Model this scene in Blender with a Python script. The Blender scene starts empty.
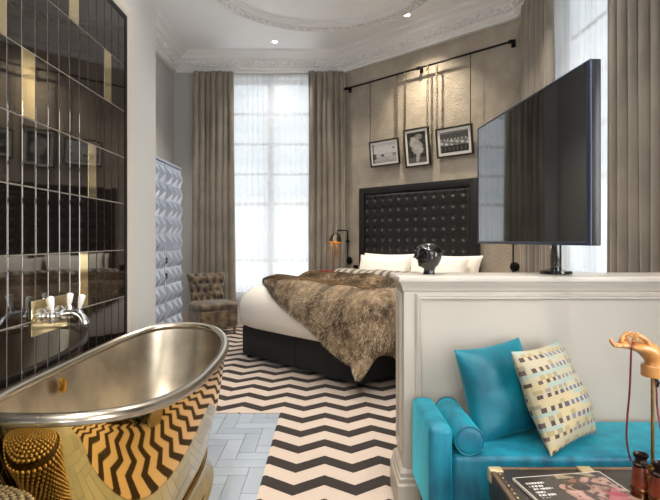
import bpy, bmesh, math, random
from mathutils import Vector, Matrix, noise
random.seed(7)
PI = math.pi
sc = bpy.context.scene
COL = sc.collection
R2 = math.sqrt(0.5)

# ------------------------------------------------------------------ materials
def lin(c):
    c = c / 255.0
    return c / 12.92 if c <= 0.04045 else ((c + 0.055) / 1.055) ** 2.4
def rgb(r, g, b): return (lin(r), lin(g), lin(b), 1.0)

class NT:
    def __init__(s, name):
        s.m = bpy.data.materials.new(name); s.m.use_nodes = True
        s.t = s.m.node_tree; s.n = s.t.nodes
        s.b = s.n['Principled BSDF']; s.out = s.n['Material Output']
    def add(s, kind, **kw):
        n = s.n.new(kind)
        for k, v in kw.items():
            if k.startswith('i_'):
                key = k[2:].replace('_', ' ')
                n.inputs[int(key) if key.isdigit() else key].default_value = v
            else: setattr(n, k, v)
        return n
    def link(s, a, b): s.t.links.new(a, b)
    def math(s, op, a, b=None, c=None):
        n = s.n.new('ShaderNodeMath'); n.operation = op
        for i, v in enumerate((a, b, c)):
            if v is None: continue
            if hasattr(v, 'is_linked'): s.link(v, n.inputs[i])
            else: n.inputs[i].default_value = v
        return n.outputs[0]

def mat(name, col, rough=0.5, metal=0.0, spec=0.5, sheen=0.0, col2=None, nscale=8.0, bump=0.0, bscale=40.0, ior=None, coat=0.0, ndetail=4, aniso=None, sheen_tint=None, stretch=None):
    t = NT(name); b = t.b
    b.inputs['Base Color'].default_value = col
    b.inputs['Roughness'].default_value = rough
    b.inputs['Metallic'].default_value = metal
    b.inputs['Specular IOR Level'].default_value = spec
    b.inputs['Sheen Weight'].default_value = sheen
    b.inputs['Coat Weight'].default_value = coat
    b.inputs['Coat Roughness'].default_value = 0.05
    if sheen_tint: b.inputs['Sheen Tint'].default_value = sheen_tint
    if ior: b.inputs['IOR'].default_value = ior
    tc = t.add('ShaderNodeTexCoord'); src = tc.outputs['Object']
    if stretch:
        mp = t.add('ShaderNodeMapping'); mp.inputs['Scale'].default_value = stretch
        t.link(src, mp.inputs[0]); src = mp.outputs[0]
    if col2:
        n = t.add('ShaderNodeTexNoise'); n.inputs['Scale'].default_value = nscale; n.inputs['Detail'].default_value = ndetail
        t.link(src, n.inputs['Vector'])
        r = t.add('ShaderNodeValToRGB'); r.color_ramp.elements[0].position = 0.35; r.color_ramp.elements[1].position = 0.65
        r.color_ramp.elements[0].color = col; r.color_ramp.elements[1].color = col2
        t.link(n.outputs['Fac'], r.inputs[0]); t.link(r.outputs[0], b.inputs['Base Color'])
    if bump:
        n = t.add('ShaderNodeTexNoise'); n.inputs['Scale'].default_value = bscale; n.inputs['Detail'].default_value = 3
        t.link(src, n.inputs['Vector'])
        bp = t.add('ShaderNodeBump'); bp.inputs['Strength'].default_value = bump; bp.inputs['Distance'].default_value = 0.01
        t.link(n.outputs['Fac'], bp.inputs['Height']); t.link(bp.outputs[0], b.inputs['Normal'])
    return t.m

def attr_mat(name, rough=0.6, sheen=0.0, spec=0.4, bump=0.0, coat=0.0):
    t = NT(name)
    a = t.add('ShaderNodeAttribute', attribute_name='Col')
    t.link(a.outputs['Color'], t.b.inputs['Base Color'])
    t.b.inputs['Roughness'].default_value = rough
    t.b.inputs['Sheen Weight'].default_value = sheen
    t.b.inputs['Specular IOR Level'].default_value = spec
    t.b.inputs['Coat Weight'].default_value = coat
    if bump:
        tc = t.add('ShaderNodeTexCoord')
        n = t.add('ShaderNodeTexNoise'); n.inputs['Scale'].default_value = 250; t.link(tc.outputs['Object'], n.inputs['Vector'])
        bp = t.add('ShaderNodeBump'); bp.inputs['Strength'].default_value = bump; bp.inputs['Distance'].default_value = 0.004
        t.link(n.outputs['Fac'], bp.inputs['Height']); t.link(bp.outputs[0], t.b.inputs['Normal'])
    return t.m

def emis(name, col, s):
    t = NT(name); t.b.inputs['Base Color'].default_value = (0, 0, 0, 1)
    t.b.inputs['Emission Color'].default_value = col; t.b.inputs['Emission Strength'].default_value = s
    return t.m

M = {}
M['wall'] = mat('grey_paint', rgb(184, 183, 181), 0.6, bump=0.05, bscale=60)
M['ceil'] = mat('white_paint', rgb(240, 242, 244), 0.7)
M['plaster'] = mat('ornate_plaster', rgb(228, 228, 228), 0.65, bump=0.6, bscale=28)
M['plain_plaster'] = mat('plain_plaster', rgb(230, 230, 230), 0.6)
M['paper'] = mat('textured_wallpaper', rgb(164, 154, 139), 0.5, col2=rgb(180, 170, 155), nscale=6, bump=1.0, bscale=48)
M['panelpaint'] = mat('stone_paint', rgb(188, 181, 171), 0.45)
M['cappaint'] = mat('light_stone_paint', rgb(202, 195, 186), 0.3)
M['drape'] = mat('taupe_drapery', rgb(122, 114, 103), 0.5, col2=rgb(142, 132, 119), nscale=3, bump=0.15, bscale=300, sheen=0.25)
M['black_metal'] = mat('black_metal', rgb(22, 21, 20), 0.4, metal=0.6)
M['black_leather'] = mat('black_leather', rgb(21, 19, 19), 0.42, bump=0.12, bscale=220, spec=0.45)
M['black_fabric'] = mat('black_fabric', rgb(30, 30, 32), 0.8, bump=0.2, bscale=300)
M['linen'] = mat('white_linen', rgb(238, 230, 220), 0.75, bump=0.06, bscale=90, sheen=0.1)
M['pillow'] = mat('white_cotton', rgb(243, 239, 231), 0.75, bump=0.1, bscale=40)
M['fur'] = attr_mat('fur_pile', 0.7, 0.15, 0.25)
M['stripe'] = attr_mat('striped_pile', 0.9, 0.1, 0.2, bump=0.4)
M['chairfab'] = mat('mottled_velvet', rgb(46, 34, 23), 0.45, col2=rgb(128, 108, 82), nscale=11, sheen=0.5, bump=0.3, bscale=120, ndetail=6)
M['teal'] = mat('teal_velvet', rgb(0, 78, 104), 0.5, col2=rgb(0, 122, 146), nscale=14, stretch=(1, 1, 0.35), sheen=0.9, sheen_tint=rgb(70, 205, 225), bump=0.12, bscale=160)
M['teal_dark'] = mat('deep_teal_velvet', rgb(0, 86, 106), 0.5, col2=rgb(0, 116, 136), nscale=6, sheen=0.55, sheen_tint=rgb(60, 180, 200), bump=0.12, bscale=160)
M['tile_floor'] = None
M['wardrobe'] = mat('pale_blue_lacquer', rgb(156, 166, 184), 0.3)
M['chrome'] = mat('chrome', rgb(225, 225, 228), 0.06, metal=1.0)
M['porcelain'] = mat('white_porcelain', rgb(240, 238, 234), 0.15, coat=0.5)
M['brass_pol'] = mat('polished_brass', rgb(212, 172, 96), 0.05, metal=1.0, bump=0.05, bscale=5)
M['tin'] = mat('tinned_lining', rgb(160, 150, 134), 0.36, metal=1.0, col2=rgb(196, 184, 164), nscale=5, bump=0.1, bscale=9)
M['tinrim'] = mat('tinned_rim', rgb(190, 181, 166), 0.26, metal=1.0)
M['bronze'] = mat('dark_bronze', rgb(64, 54, 46), 0.3, metal=0.9, col2=rgb(40, 34, 30), nscale=40)
M['palebrass'] = mat('pale_brass', rgb(206, 186, 146), 0.4, metal=0.5)
M['chain'] = mat('dull_chain', rgb(128, 116, 98), 0.5, metal=0.6)
M['gold'] = mat('gold_metal', rgb(214, 158, 60), 0.22, metal=1.0)
M['brass'] = mat('aged_brass', rgb(176, 140, 84), 0.3, metal=1.0, col2=rgb(140, 106, 60), nscale=30)
M['bead'] = mat('beaded_gold', rgb(196, 178, 138), 0.3, metal=0.8)
M['stooldark'] = mat('dark_stool_core', rgb(50, 40, 26), 0.6)
M['blacktile'] = mat('black_glass_tile', rgb(20, 15, 13), 0.035, spec=0.9, ior=1.6)
M['goldtile'] = mat('gold_mirror_tile', rgb(226, 213, 176), 0.07, metal=0.9)
M['grout'] = mat('grey_grout', rgb(150, 140, 128), 0.8)
M['tv_frame'] = mat('tv_black_plastic', rgb(14, 16, 22), 0.35)
M['tv_edge'] = mat('tv_dark_blue_edge', rgb(36, 44, 66), 0.35, metal=0.3)
M['screen'] = mat('tv_glass_screen', rgb(9, 9, 11), 0.03, spec=0.5, ior=2.4)
M['gloss_black'] = mat('glossy_black_resin', rgb(16, 14, 13), 0.13, spec=0.7, coat=0.4)
M['trunk'] = mat('worn_black_leather', rgb(40, 34, 32), 0.42, col2=rgb(58, 48, 44), nscale=14, bump=0.25, bscale=120)
M['trunkwood'] = mat('trunk_wood_band', rgb(120, 92, 66), 0.5, col2=rgb(80, 62, 48), nscale=25, stretch=(1, 10, 10))
M['brown_leather'] = mat('brown_leather', rgb(120, 48, 18), 0.32, col2=rgb(86, 32, 14), nscale=25, bump=0.15, bscale=200, coat=0.3)
M['copper'] = mat('worn_copper_brass', rgb(150, 100, 64), 0.3, metal=1.0, col2=rgb(90, 66, 48), nscale=40)
M['strap'] = mat('red_brown_strap', rgb(112, 28, 26), 0.5, col2=rgb(80, 24, 22), nscale=40)
M['handwood'] = mat('varnished_beech', rgb(204, 148, 86), 0.3, col2=rgb(182, 124, 66), nscale=14, stretch=(4, 4, 1), coat=0.35)
M['darkwood'] = mat('dark_wood', rgb(48, 34, 26), 0.4, col2=rgb(34, 24, 18), nscale=20, stretch=(1, 8, 8))
M['redlac'] = mat('red_lacquer', rgb(128, 20, 34), 0.25, coat=0.5)
M['print'] = attr_mat('photo_print', 0.5, 0, 0.3)
M['passe'] = mat('white_mount_board', rgb(236, 234, 228), 0.7)
M['cover'] = attr_mat('magazine_cover', 0.25, 0, 0.5, coat=0.3)
M['paperedge'] = mat('magazine_pages', rgb(225, 215, 200), 0.8)
M['patterned'] = attr_mat('patterned_weave', 0.8, 0.1, 0.2, bump=0.3)
M['white_frame'] = mat('white_window_paint', rgb(226, 229, 232), 0.4)
M['lampshade'] = mat('pewter_shade', rgb(84, 76, 66), 0.3, metal=0.9)
M['shade_in'] = mat('gold_shade_lining', rgb(230, 170, 70), 0.35, metal=0.6)
M['bulb'] = emis('warm_bulb', (1.0, 0.74, 0.38, 1), 14)
M['lens'] = emis('downlight_lens', (1.0, 0.95, 0.86, 1), 25)

def make_floor_mat():
    t = NT('blue_grey_stone_tile')
    g = t.add('ShaderNodeNewGeometry')
    r = t.add('ShaderNodeValToRGB')
    r.color_ramp.elements[0].color = rgb(142, 154, 168); r.color_ramp.elements[1].color = rgb(172, 182, 194)
    tc = t.add('ShaderNodeTexCoord'); n = t.add('ShaderNodeTexNoise'); n.inputs['Scale'].default_value = 7
    t.link(tc.outputs['Object'], n.inputs['Vector'])
    v = t.math('ADD', t.math('MULTIPLY', g.outputs['Random Per Island'], 0.55), t.math('MULTIPLY', n.outputs['Fac'], 0.45))
    t.link(v, r.inputs[0]); t.link(r.outputs[0], t.b.inputs['Base Color'])
    t.b.inputs['Roughness'].default_value = 0.35
    return t.m
M['tile_floor'] = make_floor_mat()

def make_chevron():
    t = NT('chevron_carpet')
    g = t.add('ShaderNodeNewGeometry'); s = t.add('ShaderNodeSeparateXYZ'); t.link(g.outputs['Position'], s.inputs[0])
    # triangle wave of x : 1 at the peaks x = -0.014 + 0.32 k
    u = t.math('FRACT', t.math('DIVIDE', t.math('SUBTRACT', s.outputs['X'], -0.014 - 32.0), 0.32))
    tri = t.math('ABSOLUTE', t.math('SUBTRACT', t.math('MULTIPLY', u, 2.0), 1.0))
    d = t.math('SUBTRACT', s.outputs['Y'], t.math('MULTIPLY', tri, 0.114))
    d = t.math('FRACT', t.math('DIVIDE', t.math('SUBTRACT', d, 2.559 - 25.25), 0.2525))
    n = t.add('ShaderNodeTexNoise'); n.inputs['Scale'].default_value = 160; t.link(g.outputs['Position'], n.inputs['Vector'])
    d = t.math('ADD', d, t.math('MULTIPLY', t.math('SUBTRACT', n.outputs['Fac'], 0.5), 0.05))
    k = t.math('LESS_THAN', d, 0.445)
    mx = t.add('ShaderNodeMix', data_type='RGBA')
    t.link(k, mx.inputs['Factor'])
    mx.inputs['A'].default_value = rgb(200, 184, 171); mx.inputs['B'].default_value = rgb(50, 42, 40)
    t.link(mx.outputs['Result'], t.b.inputs['Base Color'])
    t.b.inputs['Roughness'].default_value = 0.9; t.b.inputs['Specular IOR Level'].default_value = 0.15
    t.b.inputs['Sheen Weight'].default_value = 0.1
    bp = t.add('ShaderNodeBump'); bp.inputs['Strength'].default_value = 0.3; bp.inputs['Distance'].default_value = 0.004
    n2 = t.add('ShaderNodeTexNoise'); n2.inputs['Scale'].default_value = 260; t.link(g.outputs['Position'], n2.inputs['Vector'])
    t.link(n2.outputs['Fac'], bp.inputs['Height']); t.link(bp.outputs[0], t.b.inputs['Normal'])
    return t.m
M['chevron'] = make_chevron()

def make_sheer():
    t = NT('white_voile')
    tr = t.add('ShaderNodeBsdfTransparent'); tl = t.add('ShaderNodeBsdfTranslucent'); df = t.add('ShaderNodeBsdfDiffuse')
    tl.inputs[0].default_value = (0.92, 0.95, 0.97, 1); df.inputs[0].default_value = (0.9, 0.92, 0.94, 1)
    m1 = t.add('ShaderNodeMixShader'); m1.inputs[0].default_value = 0.35
    t.link(tl.outputs[0], m1.inputs[1]); t.link(df.outputs[0], m1.inputs[2])
    m2 = t.add('ShaderNodeMixShader'); m2.inputs[0].default_value = 0.5
    t.link(tr.outputs[0], m2.inputs[1]); t.link(m1.outputs[0], m2.inputs[2])
    t.link(m2.outputs[0], t.out.inputs[0])
    return t.m
M['sheer'] = make_sheer()
def make_glass():
    t = NT('window_glass')
    tr = t.add('ShaderNodeBsdfTransparent'); gl = t.add('ShaderNodeBsdfGlossy'); gl.inputs['Roughness'].default_value = 0.02
    m = t.add('ShaderNodeMixShader'); m.inputs[0].default_value = 0.06
    t.link(tr.outputs[0], m.inputs[1]); t.link(gl.outputs[0], m.inputs[2]); t.link(m.outputs[0], t.out.inputs[0])
    return t.m
M['glass'] = make_glass()

# ------------------------------------------------------------------ mesh builder
class MB:
    def __init__(s): s.v = []; s.f = []; s.m = []; s.c = None; s.mi = 0
    def addraw(s, verts, faces, mtx=None):
        o = len(s.v)
        for p in verts:
            p = Vector(p)
            s.v.append(mtx @ p if mtx is not None else p)
        for f in faces:
            s.f.append([i + o for i in f]); s.m.append(s.mi)
        return s
    def box(s, c, d, bevel=0.0, seg=2, mtx=None):
        bm = bmesh.new(); bmesh.ops.create_cube(bm, size=1.0)
        for v in bm.verts: v.co = Vector((v.co.x * d[0] + c[0], v.co.y * d[1] + c[1], v.co.z * d[2] + c[2]))
        if bevel > 0: bmesh.ops.bevel(bm, geom=bm.edges[:], offset=bevel, segments=seg, profile=0.5, affect='EDGES')
        bm.verts.ensure_lookup_table()
        for i, v in enumerate(bm.verts): v.index = i
        s.addraw([v.co.copy() for v in bm.verts], [[v.index for v in f.verts] for f in bm.faces], mtx); bm.free(); return s
    def span(s, x0, x1, y0, y1, z0, z1, bevel=0.0, seg=2, mtx=None):
        return s.box(((x0 + x1) / 2, (y0 + y1) / 2, (z0 + z1) / 2), (abs(x1 - x0), abs(y1 - y0), abs(z1 - z0)), bevel, seg, mtx)
    def loft(s, rings, cap=True, closed=True, mtx=None):
        n = len(rings[0]); vs = [p for r in rings for p in r]; fs = []
        for k in range(len(rings) - 1):
            for i in range(n if closed else n - 1):
                j = (i + 1) % n
                fs.append([k * n + i, k * n + j, (k + 1) * n + j, (k + 1) * n + i])
        if cap and closed:
            fs.append(list(range(n))[::-1]); fs.append([(len(rings) - 1) * n + i for i in range(n)])
        return s.addraw(vs, fs, mtx)
    def lathe(s, prof, n=24, mtx=None, cap=True):
        rings = [[(max(r, 1e-5) * math.cos(2 * PI * i / n), max(r, 1e-5) * math.sin(2 * PI * i / n), z) for i in range(n)] for r, z in prof]
        return s.loft(rings, cap, True, mtx)
    def tube(s, pts, r, n=8, flat=1.0, mtx=None):
        pts = [Vector(p) for p in pts]; rings = []
        up = Vector((0, 0, 1)); prev = None
        for i, p in enumerate(pts):
            a = pts[max(i - 1, 0)]; b = pts[min(i + 1, len(pts) - 1)]
            t = (b - a).normalized()
            if prev is None:
                x = t.cross(up)
                if x.length < 1e-3: x = t.cross(Vector((1, 0, 0)))
                x.normalize()
            else:
                x = prev - t * prev.dot(t); x.normalize()
            y = t.cross(x); prev = x
            rr = r[i] if isinstance(r, (list, tuple)) else r
            rings.append([p + x * (rr * math.cos(2 * PI * k / n)) + y * (rr * flat * math.sin(2 * PI * k / n)) for k in range(n)])
        return s.loft(rings, True, True, mtx)
    def sphere(s, c, r, n=10, mtx=None):
        r = r if isinstance(r, (tuple, list)) else (r, r, r)
        rings = []
        for i in range(n // 2 + 1):
            a = PI * i / (n // 2); q = max(math.sin(a), 1e-4)
            rings.append([(c[0] + r[0] * q * math.cos(2 * PI * k / n), c[1] + r[1] * q * math.sin(2 * PI * k / n), c[2] - r[2] * math.cos(a)) for k in range(n)])
        return s.loft(rings, True, True, mtx)
    def grid(s, fn, nu, nv, wrapu=False, mtx=None):
        vs = [fn(i / nu, j / nv) for j in range(nv + 1) for i in range(nu + (0 if wrapu else 1))]
        w = nu + (0 if wrapu else 1); fs = []
        for j in range(nv):
            for i in range(nu):
                k = (i + 1) % w if wrapu else i + 1
                fs.append([j * w + i, j * w + k, (j + 1) * w + k, (j + 1) * w + i])
        return s.addraw(vs, fs, mtx)
    def build(s, name, mats, parent=None, smooth=True, angle=38, recalc=True, solid=0.0, colors=None):
        me = bpy.data.meshes.new(name)
        me.from_pydata([tuple(v) for v in s.v], [], s.f)
        mats = mats if isinstance(mats, (list, tuple)) else [mats]
        for m in mats: me.materials.append(m)
        if len(mats) > 1: me.polygons.foreach_set('material_index', s.m)
        if recalc:
            bm = bmesh.new(); bm.from_mesh(me); bmesh.ops.recalc_face_normals(bm, faces=bm.faces[:]); bm.to_mesh(me); bm.free()
        if smooth:
            me.polygons.foreach_set('use_smooth', [True] * len(me.polygons)); me.set_sharp_from_angle(angle=math.radians(angle))
        if colors is not None:
            dom, data = colors
            at = me.color_attributes.new('Col', 'FLOAT_COLOR', 'POINT' if dom == 'v' else 'CORNER')
            if dom == 'v': flat = [x for c in data for x in (c[0], c[1], c[2], 1.0)]
            else:
                flat = []
                for p in me.polygons:
                    c = data[p.index]; flat += [c[0], c[1], c[2], 1.0] * p.loop_total
            at.data.foreach_set('color', flat)
        me.update()
        o = bpy.data.objects.new(name, me); COL.objects.link(o)
        if parent is not None: o.parent = parent
        if solid:
            md = o.modifiers.new('thickness', 'SOLIDIFY'); md.thickness = solid; md.offset = 0
        return o

def thing(name, label, cat, loc=(0, 0, 0), rot=(0, 0, 0), group=None):
    o = bpy.data.objects.new(name, None); COL.objects.link(o)
    o.empty_display_size = 0.1
    o.location = loc; o.rotation_euler = rot if isinstance(rot, (tuple, list)) else (0, 0, rot)
    o['label'] = label; o['category'] = cat
    if group: o['group'] = group
    return o
def tag(o, label, cat, group=None, kind=None):
    o['label'] = label; o['category'] = cat
    if group: o['group'] = group
    if kind: o['kind'] = kind
    return o
def struct(o, label=None):
    o['kind'] = 'structure'
    if label: o['label'] = label
    return o
def lab(o, label): o['label'] = label; return o
def dup(root):
    r = root.copy(); COL.objects.link(r)
    for ch in [c for c in bpy.data.objects if c.parent == root]:
        c = ch.copy(); COL.objects.link(c); c.parent = r
        for g in [q for q in bpy.data.objects if q.parent == ch]:
            d = g.copy(); COL.objects.link(d); d.parent = c
    return r
def frame_mtx(o, x, y, z):
    m = Matrix.Identity(4)
    for i, a in enumerate((Vector(x), Vector(y), Vector(z))):
        for k in range(3): m[k][i] = a[k]
    m.translation = Vector(o); return m

# ------------------------------------------------------------------ room dimensions
YB = 7.70            # back wall
XL = -2.313          # far left wall
XR = 2.195           # right wall
YR = 5.775           # where the slanted bed wall meets the right wall
XC = 0.27            # where it meets the back wall
XT = -1.30           # face of the tiled wall
YP = 3.905           # far end of the tiled wall
YF = -2.4            # wall behind the viewpoint
ZC = 3.80; ZT = 4.08 # cornice foot / ceiling

def wall_with_hole(name, axis, a0, a1, b0, b1, z1, holes, m):
    """axis 'x': wall runs along x from a0..a1, thickness b0..b1 in y."""
    mb = MB()
    def seg(p0, p1, q0, q1):
        if p1 - p0 < 1e-4 or q1 - q0 < 1e-4: return
        if axis == 'x': mb.span(p0, p1, b0, b1, q0, q1)
        else: mb.span(b0, b1, p0, p1, q0, q1)
    cur = a0
    for h0, h1, g0, g1 in sorted(holes):
        seg(cur, h0, 0, z1); seg(h0, h1, 0, g0); seg(h0, h1, g1, z1); cur = h1
    seg(cur, a1, 0, z1)
    return struct(mb.build(name, m, smooth=False))

W1 = (-1.62, -0.12, 0.42, 3.74)     # back window  x0 x1 z0 z1
W2 = (3.45, 5.0, 0.42, 3.74)        # right window y0 y1 z0 z1
W3 = (-0.9, 1.1, 0.42, 3.5)         # unseen right-hand window added beside the viewpoint to let in light
wall_with_hole('wall_back', 'x', XL - 0.2, 0.6, YB, YB + 0.28, 4.3, [W1], M['wall'])
wall_with_hole('wall_right', 'y', YF - 0.2, YR + 0.1, XR, XR + 0.28, 4.3, [W3, W2], M['paper'])
W4 = (-0.4, 1.4, 0.42, 3.5)  # unseen window added behind the viewpoint for light from behind
wall_with_hole('wall_front', 'x', -1.5, XR + 0.28, YF - 0.28, YF, 4.3, [W4], M['wall'])
b = MB(); b.span(XT - 0.16, XT - 0.012, YF - 0.2, YP, 0, 4.3); struct(b.build('wall_left', M['wall'], smooth=False))
b = MB(); b.span(XL - 0.2, XL, YP - 0.1, YB + 0.2, 0, 4.3); b.span(XL - 0.2, XT - 0.16, YP - 0.2, YP - 0.002, 0, 4.3); struct(b.build('wall_far_left', M['wall'], smooth=False))
b = MB()
o1 = Vector((XC, YB)); o2 = Vector((XR, YR)); n = Vector((R2, R2))
dr = (o2 - o1).normalized(); p = [o1 - dr * 0.0, o2 + dr * 0.0, o2 + n * 0.3, o1 + n * 0.3]
b.addraw([(q.x, q.y, z) for z in (0, 4.3) for q in p], [[0, 1, 2, 3], [7, 6, 5, 4], [0, 4, 5, 1], [1, 5, 6, 2], [2, 6, 7, 3], [3, 7, 4, 0]])
struct(b.build('wall_bed', M['paper'], smooth=False))
b = MB(); b.span(XL - 0.2, XR + 0.28, YF - 0.28, YB + 0.28, ZT, ZT + 0.15); struct(b.build('ceiling', M['ceil'], smooth=False))

# floor: stone slab with herringbone tiles set into it
b = MB(); b.mi = 1; b.span(XL - 0.2, XR + 0.28, YF - 0.28, YB + 0.28, -0.15, -0.006); b.mi = 0
w = 0.1; gx, gy = -0.638, 2.995; g = 0.002
X0, X1, Y0, Y1 = XT - 0.012, -0.35, YF, 3.79
for i in range(-12, 6):
    for j in range(-58, 12):
        k = (i - j + 5) % 6
        if k == 0: x0, y0, x1, y1 = gx + i * w, gy + j * w, gx + (i + 3) * w, gy + (j + 1) * w
        elif k == 5: x0, y0, x1, y1 = gx + i * w, gy + j * w, gx + (i + 1) * w, gy + (j + 3) * w
        else: continue
        x0 = max(x0 + g, X0); x1 = min(x1 - g, X1); y0 = max(y0 + g, Y0); y1 = min(y1 - g, Y1)
        if x1 - x0 > 0.004 and y1 - y0 > 0.004: b.span(x0, x1, y0, y1, -0.006, 0.0, 0.0)
struct(b.build('floor', [M['tile_floor'], M['grout']], smooth=False), 'blue grey stone floor laid in a herringbone of oblong tiles')

# carpet, cut around the tiled floor
b = MB()
pl = [(-0.35, YF), (XR, YF), (XR, YR), (XC, YB), (XL, YB), (XL, YP), (XT - 0.012, YP), (XT - 0.012, 3.79), (-0.35, 3.79)]
nn = len(pl)
b.addraw([(x, y, z) for z in (-0.006, 0.006) for x, y in pl], [list(range(nn))[::-1], [nn + i for i in range(nn)]] + [[i, (i + 1) % nn, nn + (i + 1) % nn, nn + i] for i in range(nn)])
tag(b.build('carpet', M['chevron'], smooth=False), 'black and cream chevron carpet around the bed and up to the tiled floor', 'carpet')

# ------------------------------------------------------------------ cornice, ceiling ring, baseboards
def sweep(path, prof, name, m, closed=False, extra=None, angle=30):
    """path: 2D points with the room on the left-hand side of travel; prof: (projection, z)."""
    mb = MB(); P = [Vector(p) for p in path]; N = len(P); rings = []
    for i, p in enumerate(P):
        ds = []
        if i > 0: ds.append((p - P[i - 1]).normalized())
        if i < N - 1: ds.append((P[i + 1] - p).normalized())
        ns = [Vector((-d.y, d.x)) for d in ds]
        if len(ns) == 2:
            bis = (ns[0] + ns[1]).normalized(); k = 1.0 / max(bis.dot(ns[0]), 0.3); off = bis * k
        else: off = ns[0]
        rings.append([(p.x + off.x * a, p.y + off.y * a, z) for a, z in prof])
    mb.loft(rings, True, True)
    if extra: extra(mb, P)
    return struct(mb.build(name, m, angle=angle))
cpath = [(XR, YF), (XR, YR), (XC, YB), (XL, YB), (XL, YP)]
low = [(-0.02, ZC - 0.0), (0.06, ZC), (0.06, ZC + 0.03), (0.075, ZC + 0.035), (0.075, ZC + 0.06), (0.09, ZC + 0.075), (-0.02, ZC + 0.075)]
sweep(cpath, low, 'trim_1', M['plain_plaster'])
mid = [(-0.02, ZC + 0.075), (0.085, ZC + 0.075), (0.10, ZC + 0.095), (0.118, ZC + 0.125), (0.135, ZC + 0.155), (0.165, ZC + 0.175), (-0.02, ZC + 0.175)]
def leaves(mb, P):
    for a, c in zip(P[:-1], P[1:]):
        L = (c - a).length; d = (c - a) / L; nrm = Vector((-d.y, d.x)); k = int(L / 0.085)
        for i in range(k):
            q = a + d * ((i + 0.5) * L / k)
            c0 = q + nrm * (0.112 + 0.012 * (i % 2)); ang = math.atan2(d.y, d.x)
            mt = Matrix.Translation((c0.x, c0.y, ZC + 0.118 + 0.012 * (i % 2))) @ Matrix.Rotation(ang, 4, 'Z') @ Matrix.Rotation(math.radians(35 if i % 2 else -25), 4, 'Y')
            mb.sphere((0, 0, 0), (0.040, 0.020, 0.020), 8, mt)
        k = int(L / 0.05)
        for i in range(k):
            q = a + d * ((i + 0.5) * L / k) + nrm * 0.10
            mb.sphere((q.x, q.y, ZC + 0.086), 0.0185, 6)
sweep(cpath, mid, 'trim_2', M['plaster'], extra=leaves)
top = [(-0.02, ZC + 0.175), (0.17, ZC + 0.175), (0.185, ZC + 0.2), (0.215, ZC + 0.225), (0.25, ZC + 0.24), (0.262, ZC + 0.262), (0.262, ZT + 0.01), (-0.02, ZT + 0.01)]
sweep(cpath, top, 'trim_3', M['plain_plaster'])
# oval plaster moulding on the ceiling
b = MB(); n = 96; cx, cy, rr = -0.06, 5.40, 1.195
prof = [(-0.105, ZT + 0.01), (-0.105, ZT - 0.03), (-0.09, ZT - 0.036), (-0.085, ZT - 0.06), (-0.072, ZT - 0.072), (-0.055, ZT - 0.055), (0.055, ZT - 0.055), (0.072, ZT - 0.072), (0.085, ZT - 0.06), (0.09, ZT - 0.036), (0.105, ZT - 0.03), (0.105, ZT + 0.01)]
rings = [[(cx + (rr + a) * math.cos(2 * PI * i / n), cy + (rr + a) * math.sin(2 * PI * i / n), z) for a, z in prof] for i in range(n)]
rings.append(rings[0]); b.loft(rings, False, True)
for i in range(150):
    a = 2 * PI * i / 150; r0 = rr + (0.022 if i % 2 else -0.022)
    b.sphere((0, 0, 0), (0.022, 0.036, 0.026), 8, Matrix.Translation((cx + r0 * math.cos(a), cy + r0 * math.sin(a), ZT - 0.06)) @ Matrix.Rotation(a + (0.6 if i % 2 else -0.6), 4, 'Z'))
struct(b.build('trim_4', M['plaster']))
bprof = [(-0.01, 0.006), (0.018, 0.006), (0.018, 0.15), (0.010, 0.165), (0.010, 0.185), (0.004, 0.2), (-0.01, 0.2)]
sweep([(XL, YB), (XL, YP)], bprof, 'baseboard_left', M['panelpaint'])
sweep([(XC, YB), (XL, YB)], bprof, 'baseboard_back', M['panelpaint'])
sweep([(XR, 2.72), (XR, YR), (XC, YB)], bprof, 'baseboard_right', M['panelpaint'])

# ------------------------------------------------------------------ windows
def window(name, axis, a0, a1, z0, z1, pos, sgn):
    mb = MB()
    def bar(p0, p1, q0, q1, t=0.05, off=0.0):
        if axis == 'x': mb.span(p0, p1, pos + off - t / 2, pos + off + t / 2, q0, q1, 0.006, 1)
        else: mb.span(pos + off - t / 2, pos + off + t / 2, p0, p1, q0, q1, 0.006, 1)
    fw = 0.07
    bar(a0, a0 + fw, z0, z1, 0.1); bar(a1 - fw, a1, z0, z1, 0.1); bar(a0 + fw, a1 - fw, z0, z0 + fw, 0.1); bar(a0 + fw, a1 - fw, z1 - fw, z1, 0.1)
    H = z1 - z0; A = a1 - a0
    bar((a0 + a1) / 2 - 0.05, (a0 + a1) / 2 + 0.05, z0 + fw, z1 - fw, 0.07)
    for f in (0.16, 0.42, 0.56, 0.70, 0.84):
        t = 0.045 if f not in (0.42,) else 0.06
        bar(a0 + fw, (a0 + a1) / 2 - 0.05, z0 + H * f, z0 + H * f + t, 0.045); bar((a0 + a1) / 2 + 0.05, a1 - fw, z0 + H * f, z0 + H * f + t, 0.045)
    fr = struct(mb.build(name, M['white_frame']))
    g = MB()
    if axis == 'x': g.span(a0 + fw, a1 - fw, pos - 0.004, pos + 0.004, z0 + fw, z1 - fw)
    else: g.span(pos - 0.004, pos + 0.004, a0 + fw, a1 - fw, z0 + fw, z1 - fw)
    o = g.build('window_pane', M['glass'], fr, smooth=False)
    return fr
window('window_1', 'x', *W1, YB + 0.2, 1)
window('window_2', 'y', *W2, XR + 0.2, 1)
window('added_window_3', 'y', *W3, XR + 0.2, 1)
window('added_window_4', 'x', *W4, YF - 0.2, 1)

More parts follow.
